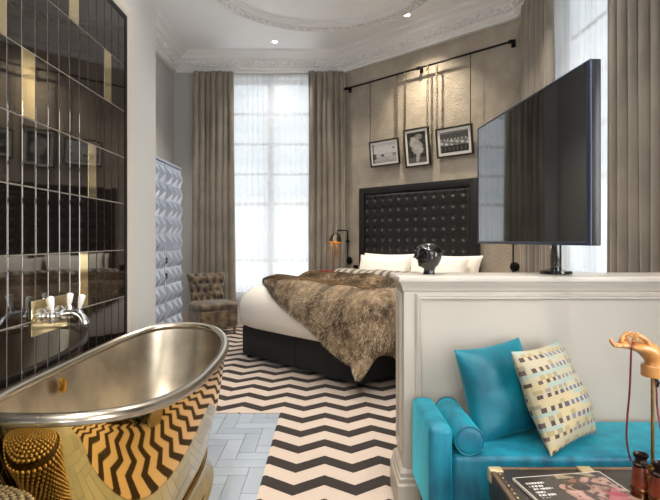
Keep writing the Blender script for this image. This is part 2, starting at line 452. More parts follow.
# ------------------------------------------------------------------ curtains
def curtain(name, axis, a0, a1, pos, z0, z1, folds, amp, m, label, cat, seed, group=None, flare=0.0, thick=0.004, nu=None):
    rnd = random.Random(seed); ph = [rnd.uniform(0, 6.28) for _ in range(6)]
    nu = nu or folds * 12; nv = 26
    def fn(u, v):
        z = z0 + (z1 - z0) * v
        uu = u + 0.012 * math.sin(6.28 * 2.3 * u + ph[0]) + 0.008 * math.sin(5 * v + ph[1]) * math.sin(6.28 * 3 * u)
        th = 2 * PI * folds * uu + 0.5 * math.sin(3 * v + ph[2] + 4 * u)
        pin = 1.0 if v < 0.93 else 1.0 - 0.35 * (v - 0.93) / 0.07
        a = amp * pin * (0.75 + 0.35 * math.sin(6.28 * 1.7 * u + ph[3]))
        off = -a * (2.0 * abs(math.sin(th / 2 + ph[4])) ** 0.8 - 1.1) 
        lat = a0 + (a1 - a0) * u - 0.3 * a * math.sin(th + 2 * ph[4])
        lat += flare * (1 - v) ** 2 * (u - 0.5)
        return (lat, pos + off, z) if axis == 'x' else (pos + off, lat, z)
    mb = MB(); mb.grid(fn, nu, nv)
    o = mb.build(name, m, recalc=False, angle=180, solid=thick)
    tag(o, label, cat, group)
    return o
curtain('curtain', 'x', -1.965, -1.39, 7.56, 0.02, 3.785, 7, 0.075, M['drape'], 'taupe full length curtain behind the tufted chair, left of the back window', 'curtain', 1, flare=0.10)
curtain('curtain', 'x', -0.285, 0.24, 7.56, 0.02, 3.785, 6, 0.07, M['drape'], 'taupe full length curtain between the back window and the bed wall', 'curtain', 2)
curtain('sheer_curtain', 'x', -1.58, -0.16, 7.672, 0.03, 3.78, 15, 0.016, M['sheer'], 'white sheer curtain across the back window beside the bed', 'sheer curtain', 3, thick=0)
curtain('curtain', 'y', 4.70, 5.50, 2.085, 0.02, 3.785, 8, 0.06, M['drape'], 'taupe curtain behind the television, next to the picture wall', 'curtain', 4)
curtain('curtain', 'y', 2.80, 3.76, 2.085, 0.02, 3.785, 9, 0.06, M['drape'], 'taupe curtain at the right edge of the room, right of the television', 'curtain', 5)
curtain('sheer_curtain', 'y', 3.4, 4.95, 2.178, 0.03, 3.78, 15, 0.012, M['sheer'], 'white sheer curtain behind the right end of the television', 'sheer curtain', 6, thick=0)

# ------------------------------------------------------------------ tiled wall
JY = [3.280 - 0.1005 * k for k in range(0, 42)]      # joints along the wall
JZ = [0.04 + 0.2965 * k for k in range(-1, 10)]
JZ[0] = 0.0
accent = {(10, 6), (6, 8), (2, 7), (4, 5), (5, 3), (12, 7)}   # (column, row)
b = MB(); rnd = random.Random(3)
for ci in range(41):
    for ri in range(10):
        z0, z1 = JZ[ri], JZ[ri + 1]
        y1, y0 = JY[ci], JY[ci + 1]
        b.mi = 1 if (ci, ri - 1) in accent else 0
        mt = Matrix.Translation((XT, (y0 + y1) / 2, (z0 + z1) / 2)) @ Matrix.Rotation(rnd.gauss(0, 0.0022), 4, 'Z') @ Matrix.Rotation(rnd.gauss(0, 0.0012), 4, 'Y')
        b.box((-0.005, 0, 0), (0.01, y1 - y0 - 0.008, z1 - z0 - 0.006), 0.0012, 1, mt)
b.mi = 2; b.span(XT - 0.0119, XT - 0.004, JY[-1], 3.28, 0.0, JZ[-1])
o = struct(b.build('trim_5', [M['blacktile'], M['goldtile'], M['grout']], angle=25), 'wall of upright black glass tiles with a few gold ones behind the bathtub')
zt = JZ[-1]
b = MB(); b.span(XT - 0.0119, XT + 0.004, JY[-1], 3.31, zt, zt + 0.03); b.span(XT - 0.0119, XT + 0.004, 3.28, 3.31, 0, zt)
struct(b.build('trim_6', M['black_metal'], smooth=False))
fprof = [(0.0, 0.0), (0.014, 0.006), (0.02, 0.02), (0.026, 0.03), (0.026, 0.05), (0.018, 0.06), (0.018, 0.075), (0.008, 0.085), (0.0, 0.09)]
b = MB()
xw = XT - 0.0119
def fr_ring(y, z, sy, sz): return [(xw + h, y + sy * d, z + sz * d) for h, d in fprof]
b.loft([fr_ring(3.31, 0.0, 1, 0), fr_ring(3.31, zt + 0.03, 1, 1), fr_ring(YF + 0.02, zt + 0.03, 0, 1)], True, True)
struct(b.build('trim_7', M['panelpaint']))
# ------------------------------------------------------------------ partition
PX, PY0, PY1 = 0.365, 2.42, 2.66
b = MB(); b.span(PX, XR, PY0, PY1, 0.0, 1.09); struct(b.build('wall_partition', M['panelpaint'], smooth=False))
def prect(prof, name, m):
    # swept round the visible sides of the partition: back, left end, front
    path = [(XR - 0.002, PY1), (PX, PY1), (PX, PY0), (XR - 0.002, PY0)]
    P = [Vector(p) for p in path]; rings = []
    offs = [Vector((0, 1)), Vector((-1, 1)), Vector((-1, -1)), Vector((0, -1))]
    for p, o_ in zip(P, offs): rings.append([(p.x + o_.x * a, p.y + o_.y * a, z) for a, z in prof])
    mb = MB(); mb.loft(rings, True, True); return struct(mb.build(name, m))
prect([(0, 0.006), (0.032, 0.006), (0.032, 0.135), (0.024, 0.145), (0.024, 0.165), (0.018, 0.17), (0.018, 0.19), (0.006, 0.205), (0, 0.205)], 'baseboard_partition', M['panelpaint'])
prect([(0, 1.045), (0.006, 1.05), (0.010, 1.07), (0.018, 1.082), (0.018, 1.0901), (0, 1.0901)], 'trim_8', M['panelpaint'])
b = MB(); b.span(PX - 0.028, XR - 0.002, PY0 - 0.03, PY1 + 0.03, 1.09, 1.119, 0.006); struct(b.build('trim_9', M['cappaint']))
def panel_mould(name, o, x, z, w, h):
    prof = [(0, 0), (0.0, 0.008), (0.008, 0.014), (0.016, 0.010), (0.022, 0.014), (0.030, 0.006), (0.030, 0.0)]
    mb = MB(); rings = []
    x = Vector(x); z = Vector(z); o = Vector(o); nrm = x.cross(z)
    for cx_, cz_, sx, sz in ((0, 0, 1, 1), (w, 0, -1, 1), (w, h, -1, -1), (0, h, 1, -1), (0, 0, 1, 1)):
        rings.append([o + x * (cx_ + sx * a) + z * (cz_ + sz * a) + nrm * d for a, d in prof])
    mb.loft(rings, False, True); return struct(mb.build(name, M['panelpaint']))
panel_mould('trim_10', (PX + 0.055, PY0, 0.27), (1, 0, 0), (0, 0, 1), XR - PX - 0.11, 0.765)
panel_mould('trim_11', (PX, PY1 - 0.05, 0.27), (0, -1, 0), (0, 0, 1), 0.14, 0.765)

# ------------------------------------------------------------------ bed (local: x along width, y towards foot is negative)
def bedpt(a, s_, z=0.0, t0=-3.75):   # helper: bed-wall axes to room
    t = t0 + a
    return Vector(((s_ + t) * R2, (s_ - t) * R2, z))
S_FOOT = 3.30; S_HEAD = 7.85 * R2
bed_rot = -PI / 4
bed = thing('bed', 'king size bed with a black divan base and tall buttoned headboard', 'bed', bedpt(0, S_FOOT), bed_rot)
# local x = +a ; local y = +b (towards the wall)
HW = 0.865; LEN = S_HEAD - S_FOOT
b = MB(); b.span(-HW, -0.004, 0, LEN - 0.02, 0.045, 0.355, 0.012); b.span(0.004, HW, 0, LEN - 0.02, 0.045, 0.355, 0.012)
lab(b.build('divan_base', M['black_fabric'], bed), 'black fabric divan base')
for sx in (-1, 1):
    for yy in (0.05, 1.1, 2.1):
        b = MB(); b.lathe([(0.02, 0.006), (0.026, 0.012), (0.026, 0.03), (0.015, 0.036), (0.015, 0.05)], 12, Matrix.Translation((sx * (HW - 0.06), yy, 0)))
        b.build('castor', M['black_metal'], bed)
# mattress: rounded
MT = 0.805; MZ = 0.35
def mattress_ring(z, ins):
    pts = []; n = 64; ex = 5.0
    for i in range(n):
        a = 2 * PI * i / n; c, s_ = math.cos(a), math.sin(a)
        x = math.copysign(abs(c) ** (2 / ex), c) * (HW + 0.175 - ins); y = math.copysign(abs(s_) ** (2 / ex), s_) * (LEN / 2 + 0.02 - ins)
        pts.append((x, y + LEN / 2 - 0.02, z))
    return pts
prof = [(0.03, MZ), (-0.02, MZ + 0.012), (-0.05, MZ + 0.05), (-0.066, MZ + 0.12), (-0.07, MZ + 0.2)]
for k in range(1, 9):
    a = PI / 2 * k / 8; prof.append((-0.07 + 0.22 * (1 - math.cos(a)), MZ + 0.2 + 0.24 * math.sin(a)))
prof.append((0.4, MT)); prof.append((0.7, MT))
b = MB(); b.loft([mattress_ring(z + (0.0), i) for i, z in prof])
lab(b.build('mattress', M['linen'], bed), 'white mattress in fitted linen with rounded edges')
# headboard
hbx = (-3.946 + 3.75); HBW = 1.861; HBZ = 2.033; d = 0.10
hb = thing('headboard_anchor', '', '', (0, 0, 0)); bpy.data.objects.remove(hb)
b = MB()
x0, x1 = hbx - HBW / 2, hbx + HBW / 2; fw = 0.10
y0 = LEN; y1 = 7.95 * R2 - S_FOOT
b.span(x0, x0 + fw, y0 - 0.03, y1, 0.006, HBZ, 0.012); b.span(x1 - fw, x1, y0 - 0.03, y1, 0.006, HBZ, 0.012)
b.span(x0 + fw - 0.004, x1 - fw + 0.004, y0 - 0.03, y1, HBZ - fw, HBZ, 0.012)
hf = b.build('headboard', M['black_leather'], bed); lab(hf, 'black leather headboard frame')
px0, px1, pz0, pz1 = x0 + fw, x1 - fw, 0.5, HBZ - fw
NC, NR = 12, 9; cw = (px1 - px0) / (NC); chh = 0.137
def tuft(u, v):
    x = px0 + (px1 - px0) * u; z = pz0 + (pz1 - pz0) * v
    fx = ((x - px0) / cw - 0.5); fz = ((pz1 - z) / chh - 0.55)
    dx = (fx - round(fx)) * cw; dz = (fz - round(fz)) * chh
    inside = 0.0 <= round(fx) <= NC - 1 and round(fz) >= 0
    r = math.hypot(dx, dz)
    dep = 0.024 * math.exp(-(r / 0.026) ** 2) if inside else 0
    dep += 0.0030 * math.exp(-(dx / 0.010) ** 2) + 0.0030 * math.exp(-(dz / 0.010) ** 2)
    e = min(u, 1 - u) * (px1 - px0); ez = (1 - v) * (pz1 - pz0); e = min(e, ez)
    edge = 0.03 * math.exp(-(e / 0.02))
    return (x, y0 - 0.035 + dep + edge, z)
b = MB(); b.grid(tuft, NC * 14, 118)
# closed back for the pad
b.span(px0, px1, y0 + 0.01, y1, pz0, pz1)
for i in range(NC):
    for j in range(NR):
        z = pz1 - (j + 0.55) * chh
        if z > 0.6: b.sphere((px0 + (i + 0.5) * cw, y0 - 0.009, z), (0.016, 0.009, 0.016), 8)
lab(b.build('tufted_pad', M['black_leather'], hf, recalc=False, angle=60), 'deep buttoned black leather pad')

# pillows
def pillow_mb(w, h, t, nu=28, seed=0, crease=0.006, pinch=0.10):
    mb = MB(); n = nu
    def side(sgn):
        def fn(u, v):
            a, c = 2 * u - 1, 2 * v - 1
            x = w / 2 * a * (1 - pinch * (1 - c * c) * a * a); z = h / 2 * c * (1 - pinch * (1 - a * a) * c * c)
            q = max(0.0, (1 - abs(a) ** 2.6)) ** 0.55 * max(0.0, (1 - abs(c) ** 2.6)) ** 0.55
            y = sgn * t / 2 * q
            nz = noise.noise(Vector((x * 7 + seed, z * 7, sgn * 3 + seed)))
            y += sgn * crease * nz * q * 2.0
            return (x, y, z)
        return fn
    mb.grid(side(-1), n, n); mb.grid(side(1), n, n)
    return mb
def pillow(name, w, h, t, m, loc, rot, label, cat, group=None, seed=0, **k):
    o = pillow_mb(w, h, t, seed=seed, **k).build(name, m, angle=80)
    o.location = loc; o.rotation_euler = rot; tag(o, label, cat, group); return o
lean = math.radians(-14)
P_ = lambda a, bb, z: bedpt(a, S_FOOT + bb, z)
pillow('pillow', 0.86, 0.44, 0.17, M['pillow'], P_(-0.57, 2.15, 0.895), (lean, 0, bed_rot), 'white pillow propped against the left half of the headboard', 'pillow', None, 3, pinch=0.085)
pillow('pillow', 0.86, 0.44, 0.17, M['pillow'], P_(0.40, 2.15, 0.895), (lean, 0, bed_rot), 'white pillow propped against the right half of the headboard, behind another', 'pillow', None, 9, pinch=0.085)
pillow('pillow', 0.84, 0.42, 0.17, M['pillow'], P_(-0.50, 1.96, 0.88), (lean * 1.3, 0.02, bed_rot), 'white pillow in front, on the left behind the glossy black head', 'pillow', None, 14, pinch=0.085)
pillow('pillow', 0.84, 0.42, 0.17, M['pillow'], P_(0.34, 1.97, 0.88), (lean * 1.3, -0.03, bed_rot), 'white pillow in front, on the right of the bed', 'pillow', None, 21, pinch=0.085)

# fur throw draped over the foot corner
def wrap(p, q, h):
    """flat bed-top coordinates -> draped position; returns pos, outward normal"""
    r = 0.20; ax = HW + 0.245 - r; 
    cx_ = min(max(p, -ax), ax); cy_ = max(q, r - 0.09)
    dx, dy = p - cx_, q - cy_; dd = math.hypot(dx, dy)
    zt = MT + 0.004
    if dd < 1e-6: return Vector((p, q, zt + h)), Vector((0, 0, 1))
    ox, oy = dx / dd, dy / dd
    arc = r * PI / 2
    if dd < arc:
        th = dd / r; o_ = r * math.sin(th); z = zt - r * (1 - math.cos(th)); nrm = Vector((ox * math.sin(th), oy * math.sin(th), math.cos(th)))
    else:
        e = dd - arc; o_ = r + 0.10 * e + 0.10 * e * math.cos(5.2 * math.atan2(oy, ox) + 0.6) * (1 if abs(ox * oy) > 1e-4 else 0.0); z = zt - r - e * 0.985; nrm = Vector((ox, oy, 0.1)).normalized()
    pos = Vector((cx_ + ox * o_, cy_ + oy * o_, z)) + nrm * h
    return pos, nrm
def fn3(x, y, s=1.0): return noise.noise(Vector((x * s, y * s, 4.7)))
Tc = [(1.19, -0.77), (-0.95, 0.25), (-1.02, 1.40), (1.96, 1.26)]
def throw_flat(u, v):
    # round the four corners of the cloth
    a, c = 2 * u - 1, 2 * v - 1
    k = 0.10 * (abs(a) * abs(c)) ** 3.5
    u, v = 0.5 + 0.5 * a * (1 - k), 0.5 + 0.5 * c * (1 - k)
    a = Vector(Tc[0]).lerp(Vector(Tc[1]), u); c = Vector(Tc[3]).lerp(Vector(Tc[2]), u)
    p = a.lerp(c, v)
    p.x += 0.03 * fn3(u * 4, v * 4) ; p.y += 0.035 * fn3(u * 5 + 9, v * 5)
    return p
def throw_h(u, v):
    p = throw_flat(u, v)
    w1 = math.sin(8.5 * p.y + 2.2 * p.x + 2.0 * fn3(p.x, p.y, 1.3)) 
    h = 0.056 + 0.042 * w1 * (0.35 + 0.65 * min(1, max(0, v * 1.6))) + 0.02 * fn3(p.x, p.y, 3.0)
    h += 0.03 * max(0, fn3(p.x + 3, p.y, 1.7))
    if v < 0.45 and p.x > 0.7: h += 0.02 * math.sin(14 * (p.y + p.x * 0.3))
    h = max(h, 0.022)
    e = min(u * 2.0, (1 - u) * 2.0, v * 1.9, (1 - v) * 1.9) / 0.07
    return h * math.sqrt(max(0.0, 1 - (1 - min(e, 1)) ** 2)) - 0.004
def throw_pos(u, v):
    p = throw_flat(u, v); return wrap(p.x, p.y, throw_h(u, v))
throw = None
b = MB(); nu, nv = 90, 90
b.grid(lambda u, v: throw_pos(u, v)[0], nu, nv)
def furcol(p, tip):
    a = 0.47 + 0.36 * fn3(p.x, p.y, 5.0) + 0.42 * fn3(p.x + 5, p.y, 24.0)
    a = min(1, max(0, a + tip)); 
    c0 = (0.060, 0.036, 0.019); c1 = (0.43, 0.305, 0.18); c2 = (0.74, 0.62, 0.46)
    if a < 0.6: k = a / 0.6; return tuple(c0[i] + (c1[i] - c0[i]) * k for i in range(3))
    k = (a - 0.6) / 0.4; return tuple(c1[i] + (c2[i] - c1[i]) * k for i in range(3))
cols = []
for j in range(nv + 1):
    for i in range(nu + 1): cols.append(furcol(throw_flat(i / nu, j / nv), -0.15))
rnd = random.Random(11)
def hair(u, v, L):
    pos, nrm = throw_pos(u, v)
    if u < 0.01 or u > 0.99: pass
    fl = throw_flat(u, v); ang = 2.4 * fn3(fl.x, fl.y, 2.2) + rnd.gauss(0, 0.5) + 4.0
    t = nrm.cross(Vector((math.sin(ang), math.cos(ang), 0.15)));
    if t.length < 1e-3: t = Vector((1, 0, 0))
    t.normalize()
    dirn = (nrm * 0.55 + t * 0.75 + Vector((0, 0, -0.15))).normalized()
    sd = dirn.cross(nrm)
    if sd.length < 1e-3: sd = Vector((1, 0, 0))
    sd.normalize(); wd = 0.0034
    o_ = len(b.v); base = pos - nrm * 0.003
    b.v += [base - sd * wd, base + sd * wd, base + dirn * L]
    b.f.append([o_, o_ + 1, o_ + 2]); b.m.append(0)
    tipv = rnd.gauss(0, 0.40)
    cb = furcol(fl, tipv - 0.22); ct = furcol(fl, tipv + 0.16); cols.extend([cb, cb, ct])
for _ in range(52000): hair(rnd.random(), rnd.random(), rnd.uniform(0.018, 0.036))
for _ in range(5000):
    e = rnd.random(); k = rnd.choice((0, 1, 2))
    hair(*((e, 0.0) if k == 0 else (0.0, e) if k == 1 else (1.0, e)), rnd.uniform(0.018, 0.034))
throw = b.build('fur_throw', M['fur'], recalc=False, angle=180, colors=('v', cols))
throw.location = bedpt(0, S_FOOT); throw.rotation_euler = (0, 0, bed_rot)
tag(throw, 'brown faux fur throw draped over the bed and hanging off its foot corner', 'throw')
# striped blanket folded in front of pillows
b = MB(); cols = []
nu, nv = 90, 20
def blank(u, v):
    x = -0.86 + 1.72 * u; a = 2 * PI * v
    ry, rz = 0.13, 0.058
    y = 1.56 + ry * math.cos(a) + 0.015 * fn3(u * 6, 2); z = MT + 0.060 + rz * math.sin(a) * (1 + 0.2 * fn3(u * 8, v * 3)) 
    return (x, y, z)
b.grid(blank, nu, nv)
for j in range(nv + 1):
    for i in range(nu + 1):
        u = i / nu; s_ = math.sin(2 * PI * (u * 15 + 0.35 * j / nv + 0.25 * fn3(u * 7, j * 0.2)))
        cols.append((0.46, 0.42, 0.35) if s_ > 0.2 else (0.09, 0.085, 0.075) if s_ < -0.55 else (0.24, 0.21, 0.17))
o = b.build('striped_blanket', M['stripe'], recalc=False, angle=180, colors=('v', cols))
o.location = bedpt(0, S_FOOT); o.rotation_euler = (0, 0, bed_rot)
tag(o, 'black and cream striped blanket rolled between the fur throw and the pillows', 'blanket')

# bedside table with red top on the far side of the bed
bt = thing('bedside_table', 'red topped bedside table behind the bed, under the left wall lamp', 'bedside table', bedpt(-1.25, S_FOOT + 1.84), bed_rot)
b = MB(); b.span(-0.17, 0.17, -0.16, 0.16, 0.12, 0.815, 0.008); b.build('body', M['darkwood'], bt)
b = MB(); b.span(-0.185, 0.185, -0.175, 0.175, 0.815, 0.862, 0.008); lab(b.build('table_top', M['redlac'], bt), 'red lacquered top')
for zz in (0.30, 0.64):
    b = MB(); b.span(-0.15, 0.15, -0.172, -0.158, zz - 0.14, zz + 0.14, 0.006); dr_ = b.build('drawer', M['redlac'], bt)
    b = MB(); b.sphere((0, -0.183, zz), 0.015, 10); b.build('knob', M['brass'], dr_)
for sx in (-1, 1):
    for sy in (-1, 1):
        b = MB(); b.lathe([(0.012, 0.006), (0.02, 0.12)], 10, Matrix.Translation((sx * 0.14, sy * 0.13, 0))); b.build('leg', M['darkwood'], bt)

# wall lamps either side of the headboard (local: -y points into the room)
def wall_lamp(loc, label):
    t = thing('wall_lamp', label, 'wall lamp', loc, bed_rot)
    b = MB(); b.lathe([(0.055, 0.0), (0.055, 0.014), (0.045, 0.022), (0.012, 0.026), (0.012, 0.05)], 24, Matrix.Translation((0, 0, 0)) @ Matrix.Rotation(PI / 2, 4, 'X')); b.build('wall_plate', M['black_metal'], t)
    b = MB(); b.tube([(0, -0.045, -0.06), (0, -0.045, 0.43)], 0.009); b.sphere((0, -0.045, 0.29), 0.028, 12); b.tube([(0, -0.045, 0.43), (0, -0.06, 0.445), (0, -0.12, 0.447), (0, -0.27, 0.445), (0, -0.285, 0.43)], 0.009); b.build('arm', M['black_metal'], t)
    b = MB(); Mx = Matrix.Translation((0, -0.285, 0.435)) @ Matrix.Rotation(math.radians(-10), 4, 'X')
    outer = [(0.012, 0.02), (0.018, 0.0), (0.022, -0.02), (0.05, -0.045), (0.075, -0.085), (0.085, -0.13), (0.098, -0.165)]
    inner = [(0.094, -0.165), (0.081, -0.13), (0.071, -0.085), (0.046, -0.048), (0.001, -0.035)]
    b.lathe(outer, 28, Mx, cap=False); b.mi = 1; b.lathe(inner, 28, Mx, cap=False); b.mi = 1; b.lathe([(0.098, -0.165), (0.094, -0.165)], 28, Mx, cap=False)
    b.build('lamp_shade', [M['lampshade'], M['shade_in']], t)
    b = MB(); b.sphere((0, 0, -0.10), 0.028, 12, Mx); b.tube([Mx @ Vector((0, 0, -0.03)), Mx @ Vector((0, 0, -0.08))], 0.014); lab(b.build('bulb', M['bulb'], t), 'glowing warm bulb')
    return t
def wallpt(t, off, z): s_ = 7.97 * R2 - off; return Vector(((s_ + t) * R2, (s_ - t) * R2, z))
wall_lamp(wallpt(-5.155, 0.0, 0.985), 'bronze swing arm wall lamp, lit, left of the headboard')
wall_lamp(wallpt(-2.60, 0.0, 0.985), 'wall lamp right of the headboard, only its round plate showing under the television')
b = MB(); b.span(-0.045, 0.045, -0.012, 0, -0.06, 0.06, 0.004); b.span(-0.012, 0.012, -0.018, -0.01, -0.02, 0.02, 0.002)
o = b.build('light_switch', M['black_metal']); o.location = wallpt(-5.03, 0, 0.86); o.rotation_euler = (0, 0, bed_rot); tag(o, 'small black switch plate between the left wall lamp and the pillow', 'light switch')

# picture rail and pictures
rail = thing('picture_rail', 'long black metal picture rail high on the bed wall', 'picture rail', wallpt(-3.87, 0, 3.535), bed_rot)
b = MB(); b.tube([(-1.305, -0.08, 0), (1.29, -0.08, 0)], 0.013, 12); b.sphere((-1.305, -0.08, 0), 0.02, 10); b.sphere((1.29, -0.08, 0), 0.02, 10); b.build('rod', M['black_metal'], rail)
for x in (-1.27, 0.0, 1.255):
    b = MB(); b.span(x - 0.025, x + 0.025, -0.012, 0, -0.045, 0.045, 0.004); b.tube([(x, 0, 0), (x, -0.08, 0)], 0.012); b.lathe([(0.022, -0.018), (0.022, 0.018)], 12, Matrix.Translation((x, -0.08, 0)) @ Matrix.Rotation(PI / 2, 4, 'Y'))
    b.build('bracket', M['black_metal'], rail)
def print_sea(u, v):
    n_ = noise.noise(Vector((u * 9, v * 9, 1))) * 0.05 + noise.noise(Vector((u * 30, v * 30, 1))) * 0.04
    c = 0.62 - 0.1 * (1 - v) + n_ if v > 0.42 else 0.34 + 0.5 * v + n_ * 2
    if u < 0.07: c *= 0.35
    if abs(v - 0.42) < 0.03: c *= 0.75
    if u < 0.16 and 0.2 < v < 0.5: c *= 0.25
    if math.hypot((u - 0.43) / 0.06, (v - 0.37) / 0.07) < 1: c = 0.04
    if math.hypot((u - 0.9) / 0.04, (v - 0.72) / 0.05) < 1: c = 0.12
    if u > 0.85 and 0.32 < v < 0.45: c *= 0.5
    return (c, c, c)
def print_figure(u, v):
    n_ = noise.noise(Vector((u * 8, v * 12, 5))) * 0.05
    c = 0.035 + max(0, n_)
    cx_ = 0.45 + 0.12 * math.sin(v * 5); wd = 0.10 + 0.24 * math.exp(-((v - 0.58) / 0.2) ** 2) + 0.1 * (v < 0.45 and v > 0.3)
    if 0.03 < v < 0.86 and abs(u - cx_) < wd: c = 0.42 + 0.16 * noise.noise(Vector((u * 5, v * 7, 2))) - 0.35 * max(0, abs(u - cx_) / wd - 0.8)
    if math.hypot((u - 0.62) / 0.2, (v - 0.84) / 0.1) < 1: c = 0.25 + 0.2 * noise.noise(Vector((u * 16, v * 14, 2)))
    if v < 0.3 and 0.34 < u < 0.42: c = 0.06
    if v < 0.17: c = max(c, 0.12)
    return (c, c * 0.97, c * 0.92)
def print_crowd(u, v):
    n_ = noise.noise(Vector((u * 20, v * 16, 8)))
    if v > 0.68: c = 0.09 + 0.06 * n_ + (0.16 if v > 0.93 else 0)
    elif v > 0.34:
        k = math.sin(u * 34 + 2 * n_) * 0.5 + 0.5; q = math.sin(v * 30 + u * 9)
        c = 0.16 + 0.55 * k * (0.5 + 0.5 * q) + 0.1 * n_
        if 0.58 < v: c = 0.12 + 0.45 * (math.sin(u * 50) > 0.55)
    else: c = 0.035 + (0.10 if math.sin(u * 44) > 0.85 and 0.08 < v < 0.26 else 0)
    c = max(c, 0.02); return (c, c, c * 0.98)
def chain(b, x, y0, z0, y1, z1):
    N = int((z1 - z0) / 0.046)
    for i in range(N):
        f = (i + 0.5) / N; c = Vector((x, y0 + (y1 - y0) * f, z0 + (z1 - z0) * f)); pts = []
        for k in range(11):
            a = 2 * PI * k / 10; e = 0.016 * math.cos(a); g_ = 0.030 * math.sin(a)
            pts.append(c + (Vector((e, 0, g_)) if i % 2 else Vector((0, e, g_))))
        b.tube(pts, 0.005, 5)
def picture(t, w, h, z, fn, label, fr, left_chain, right_chain):
    o = thing('framed_picture', label, 'picture', wallpt(t, 0.02, z), bed_rot)
    lean = Matrix.Translation((0, -0.0, -h / 2)) @ Matrix.Rotation(math.radians(7), 4, 'X') @ Matrix.Translation((0, -0.012, h / 2))
    b = MB(); q = 0.022
    for (xa, xb, za, zb) in ((-w / 2, -w / 2 + q, -h / 2, h / 2), (w / 2 - q, w / 2, -h / 2, h / 2), (-w / 2 + q, w / 2 - q, -h / 2, -h / 2 + q), (-w / 2 + q, w / 2 - q, h / 2 - q, h / 2)):
        b.span(xa, xb, -0.018, 0.012, za, zb, 0.003, 1, lean)
    b.span(-w / 2 + 0.004, w / 2 - 0.004, 0.004, 0.010, -h / 2 + 0.004, h / 2 - 0.004, 0, 1, lean)
    b.build('frame', M['darkwood'], o)
    b = MB(); b.span(-w / 2 + q, w / 2 - q, -0.006, 0.004, -h / 2 + q, h / 2 - q, 0, 1, lean); lab(b.build('mount', M['passe'], o, smooth=False), 'white card mount')
    pw, ph = w - 2 * q - fr * 2, h - 2 * q - fr * 2
    b = MB(); nu = 56; nv = int(56 * ph / pw)
    b.grid(lambda u, v: (-pw / 2 + pw * u, -0.008, -ph / 2 + ph * v), nu, nv, mtx=lean)
    cols = [fn((i + 0.5) / nu, (j + 0.5) / nv) for j in range(nv) for i in range(nu)]
    lab(b.build('print', M['print'], o, smooth=False, recalc=False, colors=('f', cols)), 'black and white photograph')
    ytop = (lean @ Vector((0, -0.003, h / 2))).y; ztop = h / 2 - 0.01
    for sx, ch in ((-1, left_chain), (1, right_chain)):
        b = MB(); x = sx * (w / 2 - 0.02); zr = 3.535 - z
        if ch: chain(b, x, ytop, ztop, -0.06, zr)
        else: b.tube([(x, ytop, ztop), (x, -0.06, zr)], 0.0045, 6)
        b.build('hanging_chain' if ch else 'hanging_cord', M['chain'] if ch else M['black_metal'], o)
picture(-4.451, 0.515, 0.362, 2.505, print_sea, 'pale seascape photograph in a dark frame, left of the three hung pictures', 0.028, False, True)
picture(-3.900, 0.395, 0.503, 2.509, print_figure, 'upright photograph of a pale figure, middle of the three hung pictures', 0.032, True, True)
picture(-3.351, 0.510, 0.370, 2.514, print_crowd, 'photograph of a crowd in white, right of the three hung pictures', 0.035, True, False)

# ------------------------------------------------------------------ television
tl = Vector((0.937, 3.165, 0)); tr = Vector((1.008, 1.945, 0)); tx = (tr - tl).normalized()      # along the screen, towards the viewpoint
tv = thing('television', 'large flat television turned sideways on the half height wall', 'television', (1.157, 2.58, 1.119))
TW = (tr - tl).length; TH = 0.715; tb = 1.268 - 1.119
nb = Vector((-tx.y, tx.x, 0))         # points away from screen face (towards +x)
if nb.x < 0: nb = -nb
Mt = frame_mtx((tl + tr) / 2 - Vector((1.157, 2.58, 0)) + Vector((0, 0, tb + TH / 2)), tx, nb, (0, 0, 1))
b = MB(); b.box((0, 0.022, 0), (TW, 0.036, TH), 0.005, 2, Mt); b.box((0, 0.05, -0.06), (TW * 0.6, 0.035, TH * 0.62), 0.012, 2, Mt); b.build('casing', M['tv_frame'], tv)
b = MB(); q = 0.009
for xa, xb, za, zb in ((-TW / 2, -TW / 2 + q, -TH / 2, TH / 2), (TW / 2 - q * 3.2, TW / 2, -TH / 2, TH / 2), (-TW / 2 + q, TW / 2 - q * 3.2, -TH / 2, -TH / 2 + q * 1.6), (-TW / 2 + q, TW / 2 - q * 3.2, TH / 2 - q, TH / 2)):
    b.span(xa, xb, -0.004, 0.004, za, zb, 0.0015, 1, Mt)
lab(b.build('bezel', M['tv_edge'], tv), 'dark blue bezel')
b = MB(); b.span(-TW / 2 + q, TW / 2 - q * 3.2, -0.001, 0.003, -TH / 2 + q * 1.6, TH / 2 - q, 0, 1, Mt); lab(b.build('screen', M['screen'], tv, smooth=False), 'glossy switched off screen')
b = MB(); b.lathe([(0.0, 0.028), (0.03, 0.026), (0.075, 0.016), (0.078, 0.004), (0.076, 0.0), (0.0, 0.0)][::-1], 36); b.build('stand_base', M['gloss_black'], tv)
b = MB(); b.span(-0.022, 0.022, -0.022, 0.022, 0.015, 0.52, 0.006); b.build('stand_pole', M['gloss_black'], tv)
b = MB(); c0 = Mt @ Vector((0, 0.066, 0)); b.span(min(c0.x, 0) , 0.0, -0.03, 0.03, c0.z - 0.04, c0.z + 0.04, 0.006); b.box((0, 0.07, 0), (0.2, 0.012, 0.2), 0.004, 1, Mt); b.build('mount_arm', M['black_metal'], tv)

# ------------------------------------------------------------------ head sculpture (faces -x)
hd = thing('head_sculpture', 'glossy black sculpted head in profile on the half height wall', 'sculpture', (0.505, 2.55, 1.119))
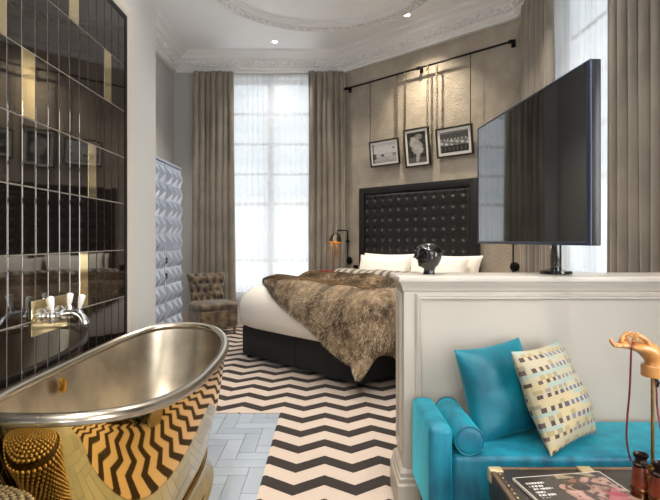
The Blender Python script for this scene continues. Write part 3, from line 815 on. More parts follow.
#        z      xfront  xback  halfwidth
hp = [(0.000, -0.026, 0.034, 0.030), (0.012, -0.022, 0.032, 0.027), (0.026, -0.020, 0.034, 0.027), (0.034, -0.030, 0.038, 0.030),
      (0.040, -0.046, 0.044, 0.035), (0.046, -0.051, 0.050, 0.038), (0.052, -0.047, 0.054, 0.041), (0.057, -0.053, 0.056, 0.043), (0.061, -0.050, 0.058, 0.044), (0.065, -0.054, 0.060, 0.045), (0.070, -0.050, 0.062, 0.046),
      (0.076, -0.062, 0.064, 0.048), (0.081, -0.063, 0.066, 0.049), (0.088, -0.055, 0.067, 0.050), (0.096, -0.049, 0.068, 0.050), (0.104, -0.052, 0.068, 0.051), (0.114, -0.051, 0.066, 0.051),
      (0.126, -0.046, 0.061, 0.049), (0.138, -0.036, 0.051, 0.043), (0.146, -0.024, 0.039, 0.033), (0.151, -0.008, 0.024, 0.018), (0.1525, 0.006, 0.010, 0.003)]
b = MB(); rings = []
for z, xf, xb, hw_ in hp:
    ring = []; cxm = (xb * 0.6 + xf * 0.4)
    face = 0.04 < z < 0.1
    for i in range(32):
        a = 2 * PI * i / 32; c, s_ = math.cos(a), math.sin(a)
        if c < 0:
            base = min(abs(xf), 0.049) if face else abs(xf)
            core = -base - cxm; ex = -abs(xf) + base
            x = cxm - core * c if False else cxm + core * (-c) * 1.0
            x += ex * math.exp(-(s_ / 0.28) ** 2) if face else 0
            x -= 0.0
        else: x = cxm + (xb - cxm) * c
        y = hw_ * s_
        if 0.086 < z < 0.100 and c < 0: x += 0.007 * math.exp(-((abs(s_) - 0.5) / 0.2) ** 2)
        ring.append((x, y, z))
    rings.append(ring)
b.loft(rings)
b.build('head', M['gloss_black'], hd, angle=60)
for sy in (-1, 1):
    b = MB(); b.sphere((0.008, sy * 0.050, 0.082), (0.010, 0.006, 0.017), 12); b.build('ear', M['gloss_black'], hd)
b = MB()
rings = []
for k, (z, e) in enumerate(((0.112, 0.002), (0.116, 0.006), (0.128, 0.006), (0.140, 0.005), (0.149, 0.004), (0.1545, 0.002))):
    f = min(1, max(0, (z - 0.112) / 0.042)); r0 = math.sqrt(max(0.0, 1 - (f * 0.96) ** 2))
    rings.append([(0.008 + (0.058 + e) * r0 * math.cos(2 * PI * i / 28), (0.050 + e) * r0 * math.sin(2 * PI * i / 28), z + 0.018 * (-math.cos(2 * PI * i / 28)) * (1 - f)) for i in range(28)])
b.loft(rings); lab(b.build('cap', M['gloss_black'], hd, angle=50), 'smooth close fitting cap')

# ------------------------------------------------------------------ daybed
db = thing('daybed', 'teal velvet daybed with a square arm along the half height wall', 'daybed', (0.395, 1.98, 0.006))
DL = XR - 0.395 - 0.03
b = MB(); b.span(0.098, DL, 0.01, 0.395, 0.19, 0.245, 0.012); b.build('base', M['teal'], db)
b = MB(); b.span(0.098, DL, 0.0, 0.40, 0.247, 0.441, 0.02, 3); b.build('seat_cushion', M['teal'], db)
b = MB(); b.span(0.0, 0.095, -0.004, 0.40, 0.19, 0.555, 0.024, 4); b.build('arm', M['teal'], db)
for x, y in ((0.05, 0.05), (0.05, 0.35), (1.0, 0.05), (1.0, 0.35), (1.7, 0.05), (1.7, 0.35)):
    b = MB(); b.lathe([(0.014, 0.0), (0.022, 0.19)], 12, Matrix.Translation((x, y, 0))); b.build('leg', M['darkwood'], db)
bo = thing('bolster_cushion', 'round teal velvet bolster against the daybed arm', 'cushion', (0.557, 1.985, 0.504))
b = MB(); prof = [(0.001, 0.0), (0.03, 0.001), (0.048, 0.004), (0.055, 0.012), (0.058, 0.03), (0.059, 0.19), (0.058, 0.36), (0.055, 0.378), (0.048, 0.386), (0.03, 0.389), (0.001, 0.39)]
b.lathe(prof, 32, Matrix.Rotation(-PI / 2, 4, 'X')); b.build('cover', M['teal'], bo, angle=70)
for yy in (0.010, 0.380):
    b = MB(); b.tube([(0.056 * math.cos(2 * PI * i / 32), yy, 0.056 * math.sin(2 * PI * i / 32)) for i in range(33)], 0.0032, 6); b.build('piping', M['teal_dark'], bo)

def cushion_axes(TLc, TRc, BLc):
    TLc, TRc, BLc = map(Vector, (TLc, TRc, BLc)); x = (TRc - TLc).normalized(); z = (TLc - BLc); z = (z - x * z.dot(x)).normalized(); y = z.cross(x)
    return Matrix((x, y, z)).transposed().to_euler()
ro = cushion_axes((0.556, 2.23, 0.805), (0.873, 2.36, 0.833), (0.670, 2.16, 0.452))
o = pillow_mb(0.365, 0.405, 0.17, 48, 5, 0.016, 0.075).build('cushion', M['teal_dark'], angle=80)
o.location = (0.758, 2.245, 0.632); o.rotation_euler = ro
tag(o, 'plain teal velvet cushion leaning on the half height wall', 'cushion')
# patterned cushion
pm = pillow_mb(0.395, 0.415, 0.16, 110, 8, 0.012, 0.07)
def weave(u, v):
    """u across, v up, both 0..1"""
    rnd_ = lambda a, c: (math.sin(a * 127.1 + c * 311.7) * 43758.5453) % 1.0
    NRW, NCL = 24, 11
    row = int(v * NRW); uu = u * NCL + (0.5 if (row // 2) % 2 else 0); col = int(uu); fu = uu % 1; fv = (v * NRW) % 1
    t = rnd_(row * 3.1, col * 1.7)
    base = (0.60, 0.50, 0.30) if rnd_(row, 3) < 0.6 else (0.56, 0.50, 0.36)
    if row % 3 == 0 and 0.15 < fu < 0.75 and fv < 0.95:
        if u < 0.28: return (0.10, 0.07, 0.06) if t < 0.6 else (0.16, 0.11, 0.10)
        return (0.16, 0.17, 0.27) if t < 0.5 else (0.11, 0.10, 0.12) if t < 0.65 else (0.24, 0.26, 0.30)
    if row % 3 == 1 and 0.1 < fu < 0.8:
        return (0.46, 0.37, 0.20) if t < 0.3 else (0.36, 0.32, 0.24) if t < 0.42 else base
    if row % 3 == 2 and rnd_(row, int(uu / 2)) < 0.55: return (0.42, 0.50, 0.44)
    return base
nf = 110; cols = []
for side in range(2):
    for j in range(nf):
        for i in range(nf): cols.append(tuple(0.78 * q for q in weave((i + 0.5) / nf, (j + 0.5) / nf)))
o = pm.build('cushion', M['patterned'], angle=80, colors=('f', cols))
ro = cushion_axes((0.755, 2.15, 0.818), (1.078, 2.409, 0.818), (0.881, 2.033, 0.445))
o.location = (0.968, 2.165, 0.640); o.rotation_euler = ro
tag(o, 'cream cushion woven with rows of small coloured blocks, in front of the teal cushion', 'cushion')

# ------------------------------------------------------------------ trunk table and things on it
tk = thing('trunk_table', 'black leather travel trunk used as a coffee table', 'trunk', (0.597, 1.20, 0.006))
TWD, TDP, TZ = 1.15, 0.685, 0.444
b = MB(); b.span(0.004, TWD - 0.004, 0.004, TDP - 0.004, 0.0, 0.33, 0.006); b.build('body', M['trunk'], tk)
b = MB(); b.span(0, TWD, 0, TDP, 0.335, TZ - 0.003, 0.008); ld = b.build('lid', M['trunk'], tk)
b = MB(); e = 0.014
for xa, xb, ya, yb in ((0, TWD, TDP - e, TDP + 0.002), (0, TWD, -0.002, e), (-0.002, e, 0, TDP), (TWD - e, TWD + 0.002, 0, TDP)):
    b.span(xa, xb, ya, yb, TZ - 0.014, TZ + 0.001, 0.003)
b.build('edge_band', M['trunkwood'], ld)
for cx_, cy_ in ((0, 0), (TWD, 0), (0, TDP), (TWD, TDP)):
    sx = 1 if cx_ == 0 else -1; sy = 1 if cy_ == 0 else -1
    b = MB(); b.span(cx_ - sx * 0.004, cx_ + sx * 0.045, cy_ - sy * 0.004, cy_ + sy * 0.035, TZ - 0.045, TZ + 0.003, 0.004)
    lab(b.build('corner_cap', M['palebrass'], ld), 'brass corner cap')
b = MB(); b.span(0.325, 0.375, TDP - 0.045, TDP + 0.005, TZ - 0.03, TZ + 0.004, 0.004); b.span(0.335, 0.365, TDP + 0.003, TDP + 0.009, TZ - 0.12, TZ - 0.03, 0.003); lab(b.build('hinge', M['palebrass'], ld), 'brass hinge')
for k in range(22):
    y = 0.05 + k * (TDP - 0.1) / 21
    b = MB(); b.sphere((0.026, y, TZ - 0.003), (0.0045, 0.0045, 0.003), 8); lab(b.build('stud', M['brass'], ld), 'round brass stud')
for y in (0.16, TDP - 0.16):
    b = MB(); b.span(-0.006, 0.004, y - 0.025, y + 0.025, 0.0, 0.335, 0.003); b.build('side_strap', M['trunkwood'], tk)
# magazine
TOPZ = 0.006 + TZ
mg = thing('magazine', 'glossy magazine with a portrait cover lying on the black trunk', 'magazine', (0.645, 1.778, TOPZ + 0.001), math.atan2(0.052, 0.335))
MW, MH = 0.335, 0.235
b = MB(); b.span(0.001, MW - 0.001, -MH + 0.001, -0.001, 0.0, 0.0085, 0.001, 1); b.build('pages', M['paperedge'], mg)
def coverfn(u, v):
    # u to the right, v = 0 at the far edge
    if u < 0.012 or v < 0.02 or u > 0.985: return (0.72, 0.66, 0.58)
    x = u; y = v
    c = (0.050, 0.040, 0.038)
    n_ = noise.noise(Vector((u * 6, v * 5, 3.3)))
    dx, dy = (x - 0.68) / 0.34, (y - 0.60) / 0.62
    if dx * dx + dy * dy < 0.9 + 0.5 * n_:
        n2 = noise.noise(Vector((u * 13, v * 10, 7.1))); k2 = 1.0 if n2 > -0.12 else 0.3; c = ((0.40 + 0.3 * n_ + 0.15 * n2) * k2, (0.22 + 0.22 * n_ + 0.1 * n2) * k2, (0.18 + 0.2 * n_ + 0.08 * n2) * k2)
        if 0.6 < x < 0.9 and y > 0.5 and (x - 0.62) * 1.6 > (0.9 - y): c = (0.50, 0.14, 0.16)
    X_, Y_ = (x - 0.58) + 0.25 * (y - 0.42), (y - 0.42) - 0.3 * (x - 0.58)
    q_ = (X_ / 0.10) ** 2 + (Y_ / 0.10) ** 2
    if q_ < 1: c = (0.035, 0.022, 0.020)
    elif q_ < 1.5: c = (0.40, 0.22, 0.16)
    if 0.40 < x < 0.72 and abs(y - (0.26 + 0.25 * (x - 0.4) ** 1.0)) < 0.03: c = (0.07, 0.035, 0.03)
    X_, Y_ = (x - 0.84), (y - 0.68) - 0.5 * (x - 0.84)
    if (X_ / 0.10) ** 2 + (Y_ / 0.07) ** 2 < 1: c = (0.46, 0.07, 0.10)
    if abs((x - 0.42) - (y - 0.1) * 0.35) < 0.012 and 0.1 < y < 0.9: c = (0.06, 0.04, 0.04)
    if y < 0.14 and 0.45 < x < 0.95: c = (0.03, 0.022, 0.02) if n_ > -0.1 else (0.34, 0.25, 0.16)
    if x < 0.32 and y > 0.8: c = (0.45, 0.24, 0.22) if n_ > 0 else c
    # block of small white lettering near the left edge
    if 0.07 < x < 0.30 and 0.16 < y < 0.62:
        k = (y - 0.16) / 0.085; r = int(k); f = k - r
        wid = [0.20, 0.15, 0.22, 0.12, 0.18, 0.1][min(r, 5)]
        if 0.25 < f < 0.85 and x - 0.07 < wid:
            q = (x * 120 + r * 3.3) % 1.0; s_ = (math.sin(math.floor(x * 120 + r * 3.3) * 12.9 + r) * 43758.5) % 1.0
            if s_ > 0.18: c = (0.78, 0.74, 0.70) if q < 0.75 else c
    return c
nu, nv = 150, 100
b = MB(); b.grid(lambda u, v: (MW * u, -MH * v, 0.0088), nu, nv); b.grid(lambda u, v: (MW * u, -MH * v, 0.0100 + 0.0), nu, nv)
cols = [tuple(max(0.01, 0.75 * q) for q in coverfn((i + 0.5) / nu, (j + 0.5) / nv)) for j in range(nv) for i in range(nu)]
b.v = b.v[(nu + 1) * (nv + 1):]; b.f = b.f[:nu * nv]; b.m = b.m[:nu * nv]
b.f = [f[::-1] for f in b.f]
lab(b.build('cover', M['cover'], mg, smooth=False, recalc=False, colors=('f', cols)), 'dark cover with a reddish face and white lettering')
# binoculars standing upright
bn = thing('binoculars', 'old brown leather binoculars standing upright on the trunk', 'binoculars', (1.028, 1.622, TOPZ), math.atan2(-0.067, 0.017))
HB = 0.147
for sx in (-0.036, 0.036):
    T_ = Matrix.Translation((sx, 0, 0))
    b = MB(); b.lathe([(0.022, 0.0), (0.030, 0.0), (0.0315, 0.004), (0.030, 0.01), (0.029, 0.03), (0.032, 0.033), (0.032, 0.040), (0.029, 0.044)], 28, T_); lab(b.build('objective_tube', M['copper'], bn), 'worn brass objective tube')
    b = MB(); b.lathe([(0.0285, 0.043), (0.0275, 0.06), (0.0235, 0.10), (0.022, 0.108)], 28, T_); lab(b.build('barrel', M['brown_leather'], bn), 'brown leather covered barrel')
    b = MB(); b.lathe([(0.0235, 0.107), (0.0235, 0.114), (0.018, 0.118), (0.016, 0.128), (0.0195, 0.134), (0.0225, 0.140), (0.0225, 0.146), (0.019, 0.147), (0.015, 0.140), (0.001, 0.138)], 28, T_); lab(b.build('eyepiece', M['bronze'], bn), 'dark worn metal eyepiece')
b = MB(); b.box((0, 0, 0.112), (0.07, 0.014, 0.008), 0.002); b.box((0, 0, 0.040), (0.07, 0.014, 0.007), 0.002); b.tube([(0, 0, 0.03), (0, 0, 0.125)], 0.006, 10); b.lathe([(0.009, 0.07), (0.0105, 0.072), (0.0105, 0.09), (0.009, 0.092)], 18); b.build('bridge', M['brass'], bn)

# jointed wooden hand on a rod
YH = 1.72
def hp_(px, py, dy=0.0): return Vector(((px - 327) / 510 * YH, dy, 1.29 - (py - 240) * YH / 510))
org = Vector((1.098, YH, TOPZ))
hand = thing('mannequin_hand', 'jointed wooden artist hand raised on a thin brass rod', 'sculpture', org)
def hl(px, py, dy=0.0):
    k = (YH + dy) / YH; p_ = hp_(px, py, dy); return Vector((p_.x * k - org.x, dy, 1.29 + (p_.z - 1.29) * k - org.z))
b = MB(); b.lathe([(0.055, 0.0), (0.055, 0.010), (0.048, 0.014), (0.012, 0.018), (0.008, 0.03), (0.0001, 0.03)], 32); b.build('base', M['darkwood'], hand)
b = MB(); b.tube([(0, 0, 0.02), (0, 0, 0.385)], 0.0055, 12); lab(b.build('rod', M['brass'], hand), 'thin brass rod')
b = MB(); c0 = hl(651.5, 376.5); b.lathe([(0.030, 0), (0.0325, 0.004), (0.034, 0.036), (0.031, 0.040), (0.001, 0.041)], 28, Matrix.Translation(c0) @ Matrix.Rotation(math.radians(3), 4, 'Y')); b.build('cuff', M['handwood'], hand)
b = MB(); b.tube([c0 + Vector((0.008, -0.01, -0.004)), c0 + Vector((0.016, -0.012, -0.016)), c0 + Vector((0.012, -0.012, -0.032))], 0.005, 8); b.build('clamp_screw', M['black_metal'], hand)
# palm: loft of ellipses from the wrist to the knuckles
spine = [(652.5, 367, 0.026, 0.024), (653.5, 361, 0.027, 0.027), (652.5, 355, 0.032, 0.034), (648.5, 350.5, 0.031, 0.040), (642.5, 347.5, 0.025, 0.042), (636, 346.3, 0.018, 0.042), (629.5, 346, 0.0125, 0.040), (626, 346, 0.008, 0.034)]
rings = []; pts = [hl(a, c) for a, c, _, _ in spine]
for i, (a, c, r1, r2) in enumerate(spine):
    t = (pts[min(i + 1, len(pts) - 1)] - pts[max(i - 1, 0)]).normalized(); y = Vector((0, 1, 0)); nrm = t.cross(y).normalized()
    rings.append([pts[i] + nrm * (r1 * math.cos(2 * PI * k / 24)) + y * (r2 * math.sin(2 * PI * k / 24)) for k in range(24)])
b = MB(); b.loft(rings); b.sphere(hl(653, 363), (0.028, 0.026, 0.024), 16); b.build('palm', M['handwood'], hand, angle=70)
def finger(name, pts, r):
    b = MB()
    for i in range(len(pts) - 1):
        a, c = pts[i], pts[i + 1]; L = (c - a).length; d_ = (c - a) / L; rr = r * (1 - 0.1 * i)
        b.tube([a + d_ * 0.0012, a + d_ * 0.003, a + d_ * (0.25 * L), a + d_ * (0.6 * L), c - d_ * 0.003, c - d_ * 0.0012], [rr * 0.72, rr * 0.95, rr * 1.02, rr * 0.95, rr * 0.86, rr * 0.6], 12)
        b.sphere(c, rr * (0.80 if i < len(pts) - 2 else 0.84), 10); b.sphere(a, rr * 0.84, 10)
    b.build(name, M['handwood'], hand, angle=60)
finger('index_finger', [hl(629, 346, -0.031), hl(620.5, 345.6, -0.034), hl(614, 345.2, -0.035), hl(610.8, 340.2, -0.035)], 0.0088)
finger('middle_finger', [hl(628.5, 345.5, -0.011), hl(620.5, 341.8, -0.012), hl(623.5, 335.6, -0.012), hl(628.2, 333.4, -0.012)], 0.0092)
finger('ring_finger', [hl(629.5, 345, 0.010), hl(623, 340, 0.011), hl(626.5, 333.8, 0.011), hl(631.2, 332.4, 0.010)], 0.0088)
finger('little_finger', [hl(631, 345, 0.029), hl(626, 340.5, 0.032), hl(628.6, 335.6, 0.032), hl(632.5, 334.6, 0.031)], 0.0076)
finger('thumb', [hl(651.5, 349.5, -0.022), hl(647, 340.5, -0.030), hl(637, 334.2, -0.030), hl(633.6, 340.6, -0.024)], 0.0098)
# strap of the binoculars, looped over the wooden hand
def bnl(p):  # world -> binocular local
    return Matrix.Rotation(-math.atan2(-0.067, 0.017), 4, 'Z') @ (Vector(p) - Vector((1.028, 1.622, TOPZ)))
def W(px, py, y): return Vector(((px - 327) / 510 * y, y, 1.29 - (py - 240) * y / 510))
raw = [W(631, 461, 1.69), W(628.5, 452, 1.68), W(626.5, 437, 1.67), W(627.5, 415, 1.665), W(629.6, 392, 1.665), W(630.6, 368, 1.665), W(631.2, 352, 1.668), W(631.8, 345.5, 1.674), W(633.5, 342.4, 1.70), W(636, 341.4, 1.73), W(640, 343, 1.775), W(646, 352, 1.795), W(652, 368, 1.79), W(656, 385, 1.76), W(657, 405, 1.70), W(660, 425, 1.65), W(664, 447, 1.60), W(662, 466, 1.578)]
def smooth_path(P, k=6):
    out = []
    for i in range(len(P) - 1):
        p0, p1, p2, p3 = P[max(i - 1, 0)], P[i], P[i + 1], P[min(i + 2, len(P) - 1)]
        for j in range(k):
            t = j / k; out.append(0.5 * ((2 * p1) + (p2 - p0) * t + (2 * p0 - 5 * p1 + 4 * p2 - p3) * t * t + (3 * p1 - p0 - 3 * p2 + p3) * t ** 3))
    out.append(P[-1]); return out
b = MB(); b.tube([bnl(q) for q in smooth_path(raw)], 0.0034, 8, 0.5); lab(b.build('neck_strap', M['strap'], bn), 'dark red leather strap looped over the wooden hand')

# ------------------------------------------------------------------ bathtub
TC = Vector((-0.894, 2.365, 0.0)); TA, TB = 0.368, 0.865
tub = thing('bathtub', 'freestanding boat shaped bathtub, polished brass outside and tin inside', 'bathtub', TC)
NT_ = 96
def rimz(a): return 0.690 + 0.060 * abs(math.sin(a)) ** 1.9
def tring(s_, z, zr=None, sa=None):
    """one ring; z may be a function of angle"""
    out = []; ex = 2.6; sa = sa if sa is not None else s_
    for i in range(NT_):
        a = 2 * PI * i / NT_; c, q = math.cos(a), math.sin(a)
        x = math.copysign(abs(c) ** (2 / ex), c) * TA * sa; y = math.copysign(abs(q) ** (2 / ex), q) * TB * s_
        out.append((x, y, z(a) if callable(z) else z))
    return out
def mix(h, zb): return lambda a: rimz(a) * (1 - h) + zb * h
b = MB()
outer = [(0.0, 0.985, 0.985), (0.04, 0.985, 0.985), (0.1, 0.975, 0.975), (0.25, 0.952, 0.955), (0.45, 0.905, 0.91), (0.65, 0.845, 0.85), (0.82, 0.79, 0.79), (0.94, 0.755, 0.745), (1.0, 0.745, 0.73)]
b.loft([tring(s_, mix(h, 0.15), None, sa) for h, s_, sa in outer], False)
b.build('outer_shell', M['brass_pol'], tub, angle=60)
b = MB(); b.loft([tring(0.745, 0.152, None, 0.73), tring(0.765, 0.145, None, 0.755), tring(0.75, 0.132, None, 0.74), tring(0.755, 0.09, None, 0.745), tring(0.79, 0.035, None, 0.80), tring(0.82, 0.018, None, 0.84), tring(0.82, 0.003, None, 0.84)], True)
b.build('plinth', M['brass_pol'], tub, angle=50)
b = MB()
inner = [(0.0, 0.965, 0.95), (0.03, 0.962, 0.945), (0.15, 0.945, 0.925), (0.35, 0.90, 0.885), (0.55, 0.84, 0.83), (0.72, 0.775, 0.765), (0.84, 0.71, 0.69), (0.93, 0.61, 0.58), (0.98, 0.46, 0.42), (1.0, 0.25, 0.22), (1.0, 0.01, 0.01)]
b.loft([tring(s_, mix(h, 0.2), None, sa) for h, s_, sa in inner], False)
b.build('inner_lining', M['tin'], tub, angle=60)
b = MB(); rr = 0.025; rings = []
for k in range(12):
    a0 = 2 * PI * k / 12
    s_x = 0.972 * 1.0; off = rr * math.cos(a0); dz = rr * math.sin(a0)
    rings.append(tring((0.975 * TB + off) / TB, (lambda a, d_=dz: rimz(a) + d_ * 0.85 + 0.002), None, (0.968 * TA + off) / TA))
rings.append(rings[0]); b.loft(rings, False); lab(b.build('rim', M['tinrim'], tub, angle=60), 'rolled pale metal rim')
b = MB(); b.lathe([(0.0, 0.0), (0.034, 0.0), (0.036, 0.004), (0.030, 0.009), (0.012, 0.012), (0.001, 0.012)], 24, Matrix.Translation((-0.322, -0.02, 0.622)) @ Matrix.Rotation(math.radians(84), 4, 'Y'))
lab(b.build('overflow', M['gold'], tub), 'small gold overflow disc')
b = MB(); b.lathe([(0.0, 0.0), (0.035, 0.0), (0.035, 0.004), (0.001, 0.006)], 24, Matrix.Translation((0, 0, 0.203))); lab(b.build('waste', M['gold'], tub), 'gold waste outlet')

# tap on the tiled wall
tp = thing('bath_tap', 'chrome wall mounted bath mixer with white porcelain levers on a gold plate', 'tap', (XT + 0.0005, 2.385, 0.944))
b = MB(); b.span(0.0, 0.008, -0.153, 0.153, -0.08, 0.077, 0.002, 1); lab(b.build('back_plate', M['goldtile'], tp), 'gold mirror back plate')
b = MB()
for y in (-0.075, 0.075):
    b.lathe([(0.032, 0.008), (0.032, 0.014), (0.018, 0.02), (0.015, 0.05)], 20, Matrix.Translation((0, y, 0)) @ Matrix.Rotation(PI / 2, 4, 'Y'))
    b.sphere((0.055, y, 0), 0.024, 12)
    b.lathe([(0.018, -0.03), (0.022, -0.02), (0.016, 0.0), (0.02, 0.018), (0.012, 0.03)], 16, Matrix.Translation((0.055, y, 0)))
b.tube([(0.055, -0.075, 0), (0.055, 0.075, 0)], 0.015, 12)
b.sphere((0.058, 0, 0), (0.03, 0.026, 0.028), 14)
b.build('mixer_body', M['chrome'], tp)
b = MB(); b.tube(smooth_path([Vector(q) for q in ((0.06, 0, 0.004), (0.09, -0.01, 0.006), (0.13, -0.02, 0.006), (0.165, -0.03, -0.004), (0.182, -0.036, -0.024), (0.186, -0.037, -0.04))]), [0.013 + 0.004 * min(1, i / 26) for i in range(31)], 14)
b.lathe([(0.013, 0.0), (0.017, 0.006), (0.01, 0.016), (0.008, 0.024)], 14, Matrix.Translation((0.155, -0.027, 0.008))); b.build('spout', M['chrome'], tp)
for p_, ti in (((0.055, -0.075, 0.026), -8), ((0.155, -0.027, 0.03), 12), ((0.055, 0.075, 0.026), 6)):
    b = MB(); b.lathe([(0.008, 0.0), (0.009, 0.012), (0.012, 0.02), (0.0155, 0.055), (0.014, 0.062), (0.006, 0.066), (0.001, 0.067)], 16, Matrix.Translation(p_) @ Matrix.Rotation(math.radians(ti), 4, 'Y')); lab(b.build('lever', M['porcelain'], tp), 'white porcelain lever')

# beaded stool
st = thing('beaded_stool', 'drum stool covered in rows of gold beads beside the bathtub', 'stool', (-0.985, 1.345, 0.0))
SR, SH = 0.185, 0.575
b = MB(); b.lathe([(0.0, 0.004), (SR - 0.012, 0.004), (SR - 0.006, 0.03), (SR - 0.006, SH - 0.04), (SR - 0.03, SH - 0.012), (0.0, SH - 0.004)], 40); b.build('core', M['stooldark'], st)
b = MB(); k = 0; r = 0.012
while r < SR - 0.016:
    n_ = max(6, int(2 * PI * r / 0.0195))
    zz = SH - 0.004 - 0.010 * (r / SR) ** 3
    for i in range(n_):
        a = 2 * PI * (i + 0.5 * (k % 2)) / n_; b.sphere((r * math.cos(a), r * math.sin(a), zz), (0.0095, 0.0095, 0.0065), 6)
    r += 0.0178; k += 1
b.build('top_beadwork', M['bead'], st)
b = MB(); nr = 26
for j in range(nr):
    z = 0.018 + j * (SH - 0.05) / (nr - 1); n_ = 56
    for i in range(n_):
        a = 2 * PI * (i + 0.5 * (j % 2)) / n_; b.sphere((SR * math.cos(a) * 0.985, SR * math.sin(a) * 0.985, z), (0.0092, 0.0092, 0.0085), 6)
b.build('side_beadwork', M['bead'], st)

# ------------------------------------------------------------------ wardrobe with pyramid studded doors
wd = thing('wardrobe', 'tall pale blue wardrobe with pyramid studded doors against the far left wall', 'wardrobe', (XL + 0.02, 4.74, 0.006))
WX, WY, WZ = -1.705 - (XL + 0.02), 1.235, 2.128
b = MB(); b.span(0, WX - 0.024, 0, WY, 0.0, WZ - 0.03, 0.004); b.span(0, WX + 0.002, -0.004, WY + 0.004, WZ - 0.03, WZ, 0.004); b.build('carcass', M['wardrobe'], wd)
for dk in range(2):
    y0 = 0.012 + dk * (WY / 2 - 0.004); y1 = y0 + WY / 2 - 0.02
    b = MB(); b.span(WX - 0.022, WX, y0, y1, 0.06, WZ - 0.04, 0.003)
    rows, colsn = 11, 3; za, zb = 0.09, WZ - 0.07; ya, yb = y0 + 0.03, y1 - 0.02
    for r_ in range(rows):
        for c_ in range(colsn):
            za_ = za + (zb - za) * r_ / rows; zb_ = za + (zb - za) * (r_ + 1) / rows; yc0 = ya + (yb - ya) * c_ / colsn; yc1 = ya + (yb - ya) * (c_ + 1) / colsn
            e = 0.004; za_ += e; zb_ -= e; yc0 += e; yc1 -= e
            x = WX - 0.001; ap = (x + 0.052, (yc0 + yc1) / 2, (za_ + zb_) / 2)
            b.addraw([(x, yc0, za_), (x, yc1, za_), (x, yc1, zb_), (x, yc0, zb_), ap], [[0, 1, 4], [1, 2, 4], [2, 3, 4], [3, 0, 4], [3, 2, 1, 0]])
    dr_ = b.build('door', M['wardrobe'], wd, angle=15)
    if dk == 0:
        for hz in (1.070, 0.905):
            b = MB(); b.span(WX, WX + 0.03, y1 - 0.03, y1 + 0.03, hz - 0.03, hz + 0.03, 0.003); lab(b.build('handle', M['black_metal'], dr_), 'square black handle')

# ------------------------------------------------------------------ tufted slipper chair (local front is -y)
ch = thing('slipper_chair', 'brown mottled tufted slipper chair in front of the back curtain', 'chair', (-1.60, 7.10, 0.006), math.radians(36))
b = MB(); b.span(-0.27, 0.27, -0.27, 0.22, 0.09, 0.34, 0.03, 3); b.build('seat_base', M['chairfab'], ch)
b = MB(); b.span(-0.28, 0.28, -0.285, 0.17, 0.33, 0.435, 0.045, 4); b.build('seat_cushion', M['chairfab'], ch, angle=60)
def chair_back(u, v):
    x = (-0.275 + 0.55 * u) * (0.86 + 0.14 * v ** 2 + 0.05 * v ** 6); z = 0.34 + 0.47 * v
    fx = (u * 5 - (0.5 if int(round(v * 4.2)) % 2 else 0.0)); dx = (fx - round(fx)) * 0.11; dz = (v * 4.2 - round(v * 4.2)) * 0.11
    r_ = math.hypot(dx, dz); dep = 0.045 * math.exp(-(r_ / 0.026) ** 2)
    fd = abs(((u * 5 + v * 4.2) % 1.0) - 0.5), abs(((u * 5 - v * 4.2) % 1.0) - 0.5)
    e = min(u, 1 - u, 1 - v) ; edge = 0.05 * math.exp(-e / 0.035)
    wing = -0.05 * (abs(2 * u - 1)) ** 3
    lean_ = 0.05 * v + (0.0 if v < 0.8 else -0.02 * ((v - 0.8) / 0.2))
    return (x, 0.12 + lean_ + dep + edge + wing + 0.012, z)
b = MB(); b.grid(chair_back, 60, 56)
bk = lambda u, v: ((-0.275 + 0.55 * u) * (0.86 + 0.14 * v ** 2 + 0.05 * v ** 6), 0.215 + 0.05 * v - 0.05 * abs(2 * u - 1) ** 3, 0.30 + 0.51 * v)
b.grid(bk, 20, 12)
# close the rim between the two faces
def rimpt(t):
    if t < 1 / 3: return (0.0, 3 * t)
    if t < 2 / 3: return (3 * t - 1, 1.0)
    return (1.0, 3 - 3 * t)
b.grid(lambda t, k: tuple(Vector(chair_back(*rimpt(t))).lerp(Vector(bk(*rimpt(t))), k)), 90, 4)
b.build('tufted_back', M['chairfab'], ch, angle=60)
for r_ in range(5):
    v = r_ / 4.2
    for c_ in range(6):
        u = (c_ + (0.5 if r_ % 2 else 0)) / 5
        if 0.08 < u < 0.92 and 0.05 < v < 0.97: q = chair_back(u, v); b = MB(); b.sphere((q[0], q[1] - 0.004, q[2]), 0.011, 8); b.build('button', M['chairfab'], ch)
for sx in (-0.23, 0.23):
    for sy in (-0.23, 0.18):
        b = MB(); b.lathe([(0.014, 0.0), (0.022, 0.09)], 10, Matrix.Translation((sx, sy, 0))); b.build('leg', M['brass'], ch)

# ------------------------------------------------------------------ downlights
def downlight(x, y, label, group=None, power=60, size=1.9, colr=(1.0, 0.93, 0.83), blend=0.55):
    o = thing('downlight', label, 'downlight', (x, y, ZT), 0, group)
    b = MB(); b.lathe([(0.036, 0.0), (0.05, 0.0), (0.05, -0.004), (0.046, -0.006), (0.036, -0.004)], 28, cap=False); b.lathe([(0.036, 0.0), (0.036, -0.004)], 28, cap=False); b.build('bezel', M['ceil'], o)
    b = MB(); b.lathe([(0.0, -0.002), (0.035, -0.002), (0.035, 0.0), (0.0, 0.0)][::-1], 24); b.build('lens', M['lens'], o)
    l = bpy.data.lights.new('downlight_beam', 'SPOT'); l.energy = power; l.spot_size = size; l.spot_blend = blend; l.shadow_soft_size = 0.035; l.color = colr
    lo = bpy.data.objects.new('downlight_beam', l); COL.objects.link(lo); lo.location = (x, y, ZT - 0.03)
    return o
downlight(-0.733, 7.17, 'recessed ceiling downlight above the back window', power=40)
downlight(0.99, 6.32, 'recessed ceiling downlight nearest the picture wall', power=150, size=1.85, colr=(1.0, 0.86, 0.66), blend=1.0)
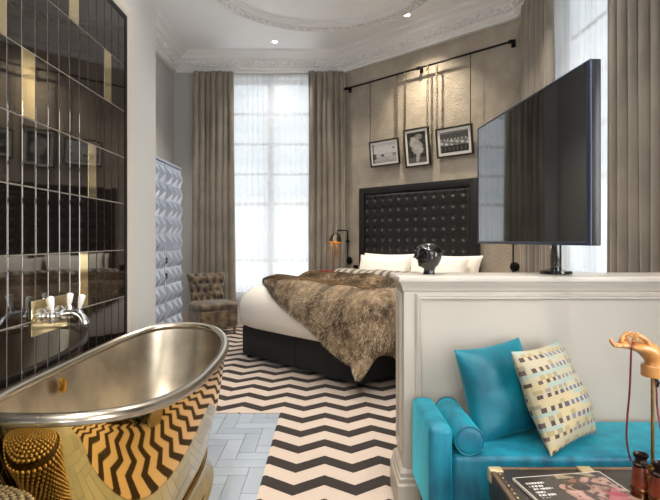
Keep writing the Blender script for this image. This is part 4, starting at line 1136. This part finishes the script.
for x, y in ((0.0, 5.0), (-1.5, 5.75), (1.1, 4.3), (0.65, 1.9), (-0.6, 2.45), (0.6, 0.0), (-0.7, 0.4)):  # unseen downlights, added to brighten the room
    downlight(x, y, 'unseen recessed ceiling downlight added as fill nearer the viewer, beyond the top of the picture', 'added fill downlights beyond the top of the picture', power=85)

# ------------------------------------------------------------------ daylight and added fill lamps
wld = bpy.data.worlds.new('overcast_sky'); sc.world = wld; wld.use_nodes = True
bg = wld.node_tree.nodes['Background']; bg.inputs[0].default_value = (0.86, 0.94, 1.0, 1); bg.inputs[1].default_value = 0.70
def portal(loc, rot, sx, sy):
    l = bpy.data.lights.new('window_daylight', 'AREA'); l.shape = 'RECTANGLE'; l.size = sx; l.size_y = sy; l.cycles.is_portal = True
    o = bpy.data.objects.new('window_daylight', l); COL.objects.link(o); o.location = loc; o.rotation_euler = rot
portal(((W1[0] + W1[1]) / 2, YB + 0.27, (W1[2] + W1[3]) / 2), (-PI / 2, 0, 0), W1[1] - W1[0], W1[3] - W1[2])
portal((XR + 0.27, (W2[0] + W2[1]) / 2, (W2[2] + W2[3]) / 2), (0, PI / 2, 0), W2[3] - W2[2], W2[1] - W2[0])
portal((XR + 0.27, (W3[0] + W3[1]) / 2, (W3[2] + W3[3]) / 2), (0, PI / 2, 0), W3[3] - W3[2], W3[1] - W3[0])
portal(((W4[0] + W4[1]) / 2, YF - 0.27, (W4[2] + W4[3]) / 2), (PI / 2, 0, 0), W4[1] - W4[0], W4[3] - W4[2])

def window_fill(loc, rot, sx, sy, e):  # added area lamps outside the windows, brightening the room beyond the sky itself
    l = bpy.data.lights.new('added_window_fill', 'AREA'); l.shape = 'RECTANGLE'; l.size = sx; l.size_y = sy; l.energy = e; l.color = (0.99, 0.985, 0.97)
    o = bpy.data.objects.new('added_window_fill', l); COL.objects.link(o); o.location = loc; o.rotation_euler = rot
window_fill((XR + 0.35, 0.1, 1.7), (0, PI / 2, 0), 2.4, 2.0, 110)  # added fill outside the unseen side window
window_fill((0.5, YF - 0.35, 1.7), (PI / 2, 0, 0), 1.8, 2.4, 56)  # added fill outside the unseen window behind the viewpoint
window_fill((XR + 2.4, 4.2, -0.2), (0, math.radians(122), 0), 2.6, 2.6, 85)  # added low lamp outside the right window, aimed up to lift the ceiling
window_fill((-0.85, YB + 2.4, -0.2), (math.radians(-122), 0, 0), 2.6, 2.6, 100)  # same added upward fill, outside the back window

# ------------------------------------------------------------------ camera and view
cam = bpy.data.cameras.new('camera'); co = bpy.data.objects.new('camera', cam); COL.objects.link(co)
co.location = (0, 0, 1.29); co.rotation_euler = (PI / 2, 0, 0)
cam.sensor_width = 36.0; cam.lens = 510 / 660 * 36.0
cam.shift_x = 3 / 660; cam.shift_y = -10 / 660
cam.clip_start = 0.05
sc.camera = co
sc.view_settings.view_transform = 'Standard'; sc.view_settings.look = 'None'; sc.view_settings.gamma = 1.0
sc.view_settings.use_curve_mapping = False
sc.view_settings.exposure = 0.62
sc.cycles.max_bounces = 10; sc.cycles.transparent_max_bounces = 12; sc.cycles.diffuse_bounces = 5; sc.cycles.glossy_bounces = 5
sc.cycles.sample_clamp_indirect = 6.0
sc.cycles.use_denoising = True
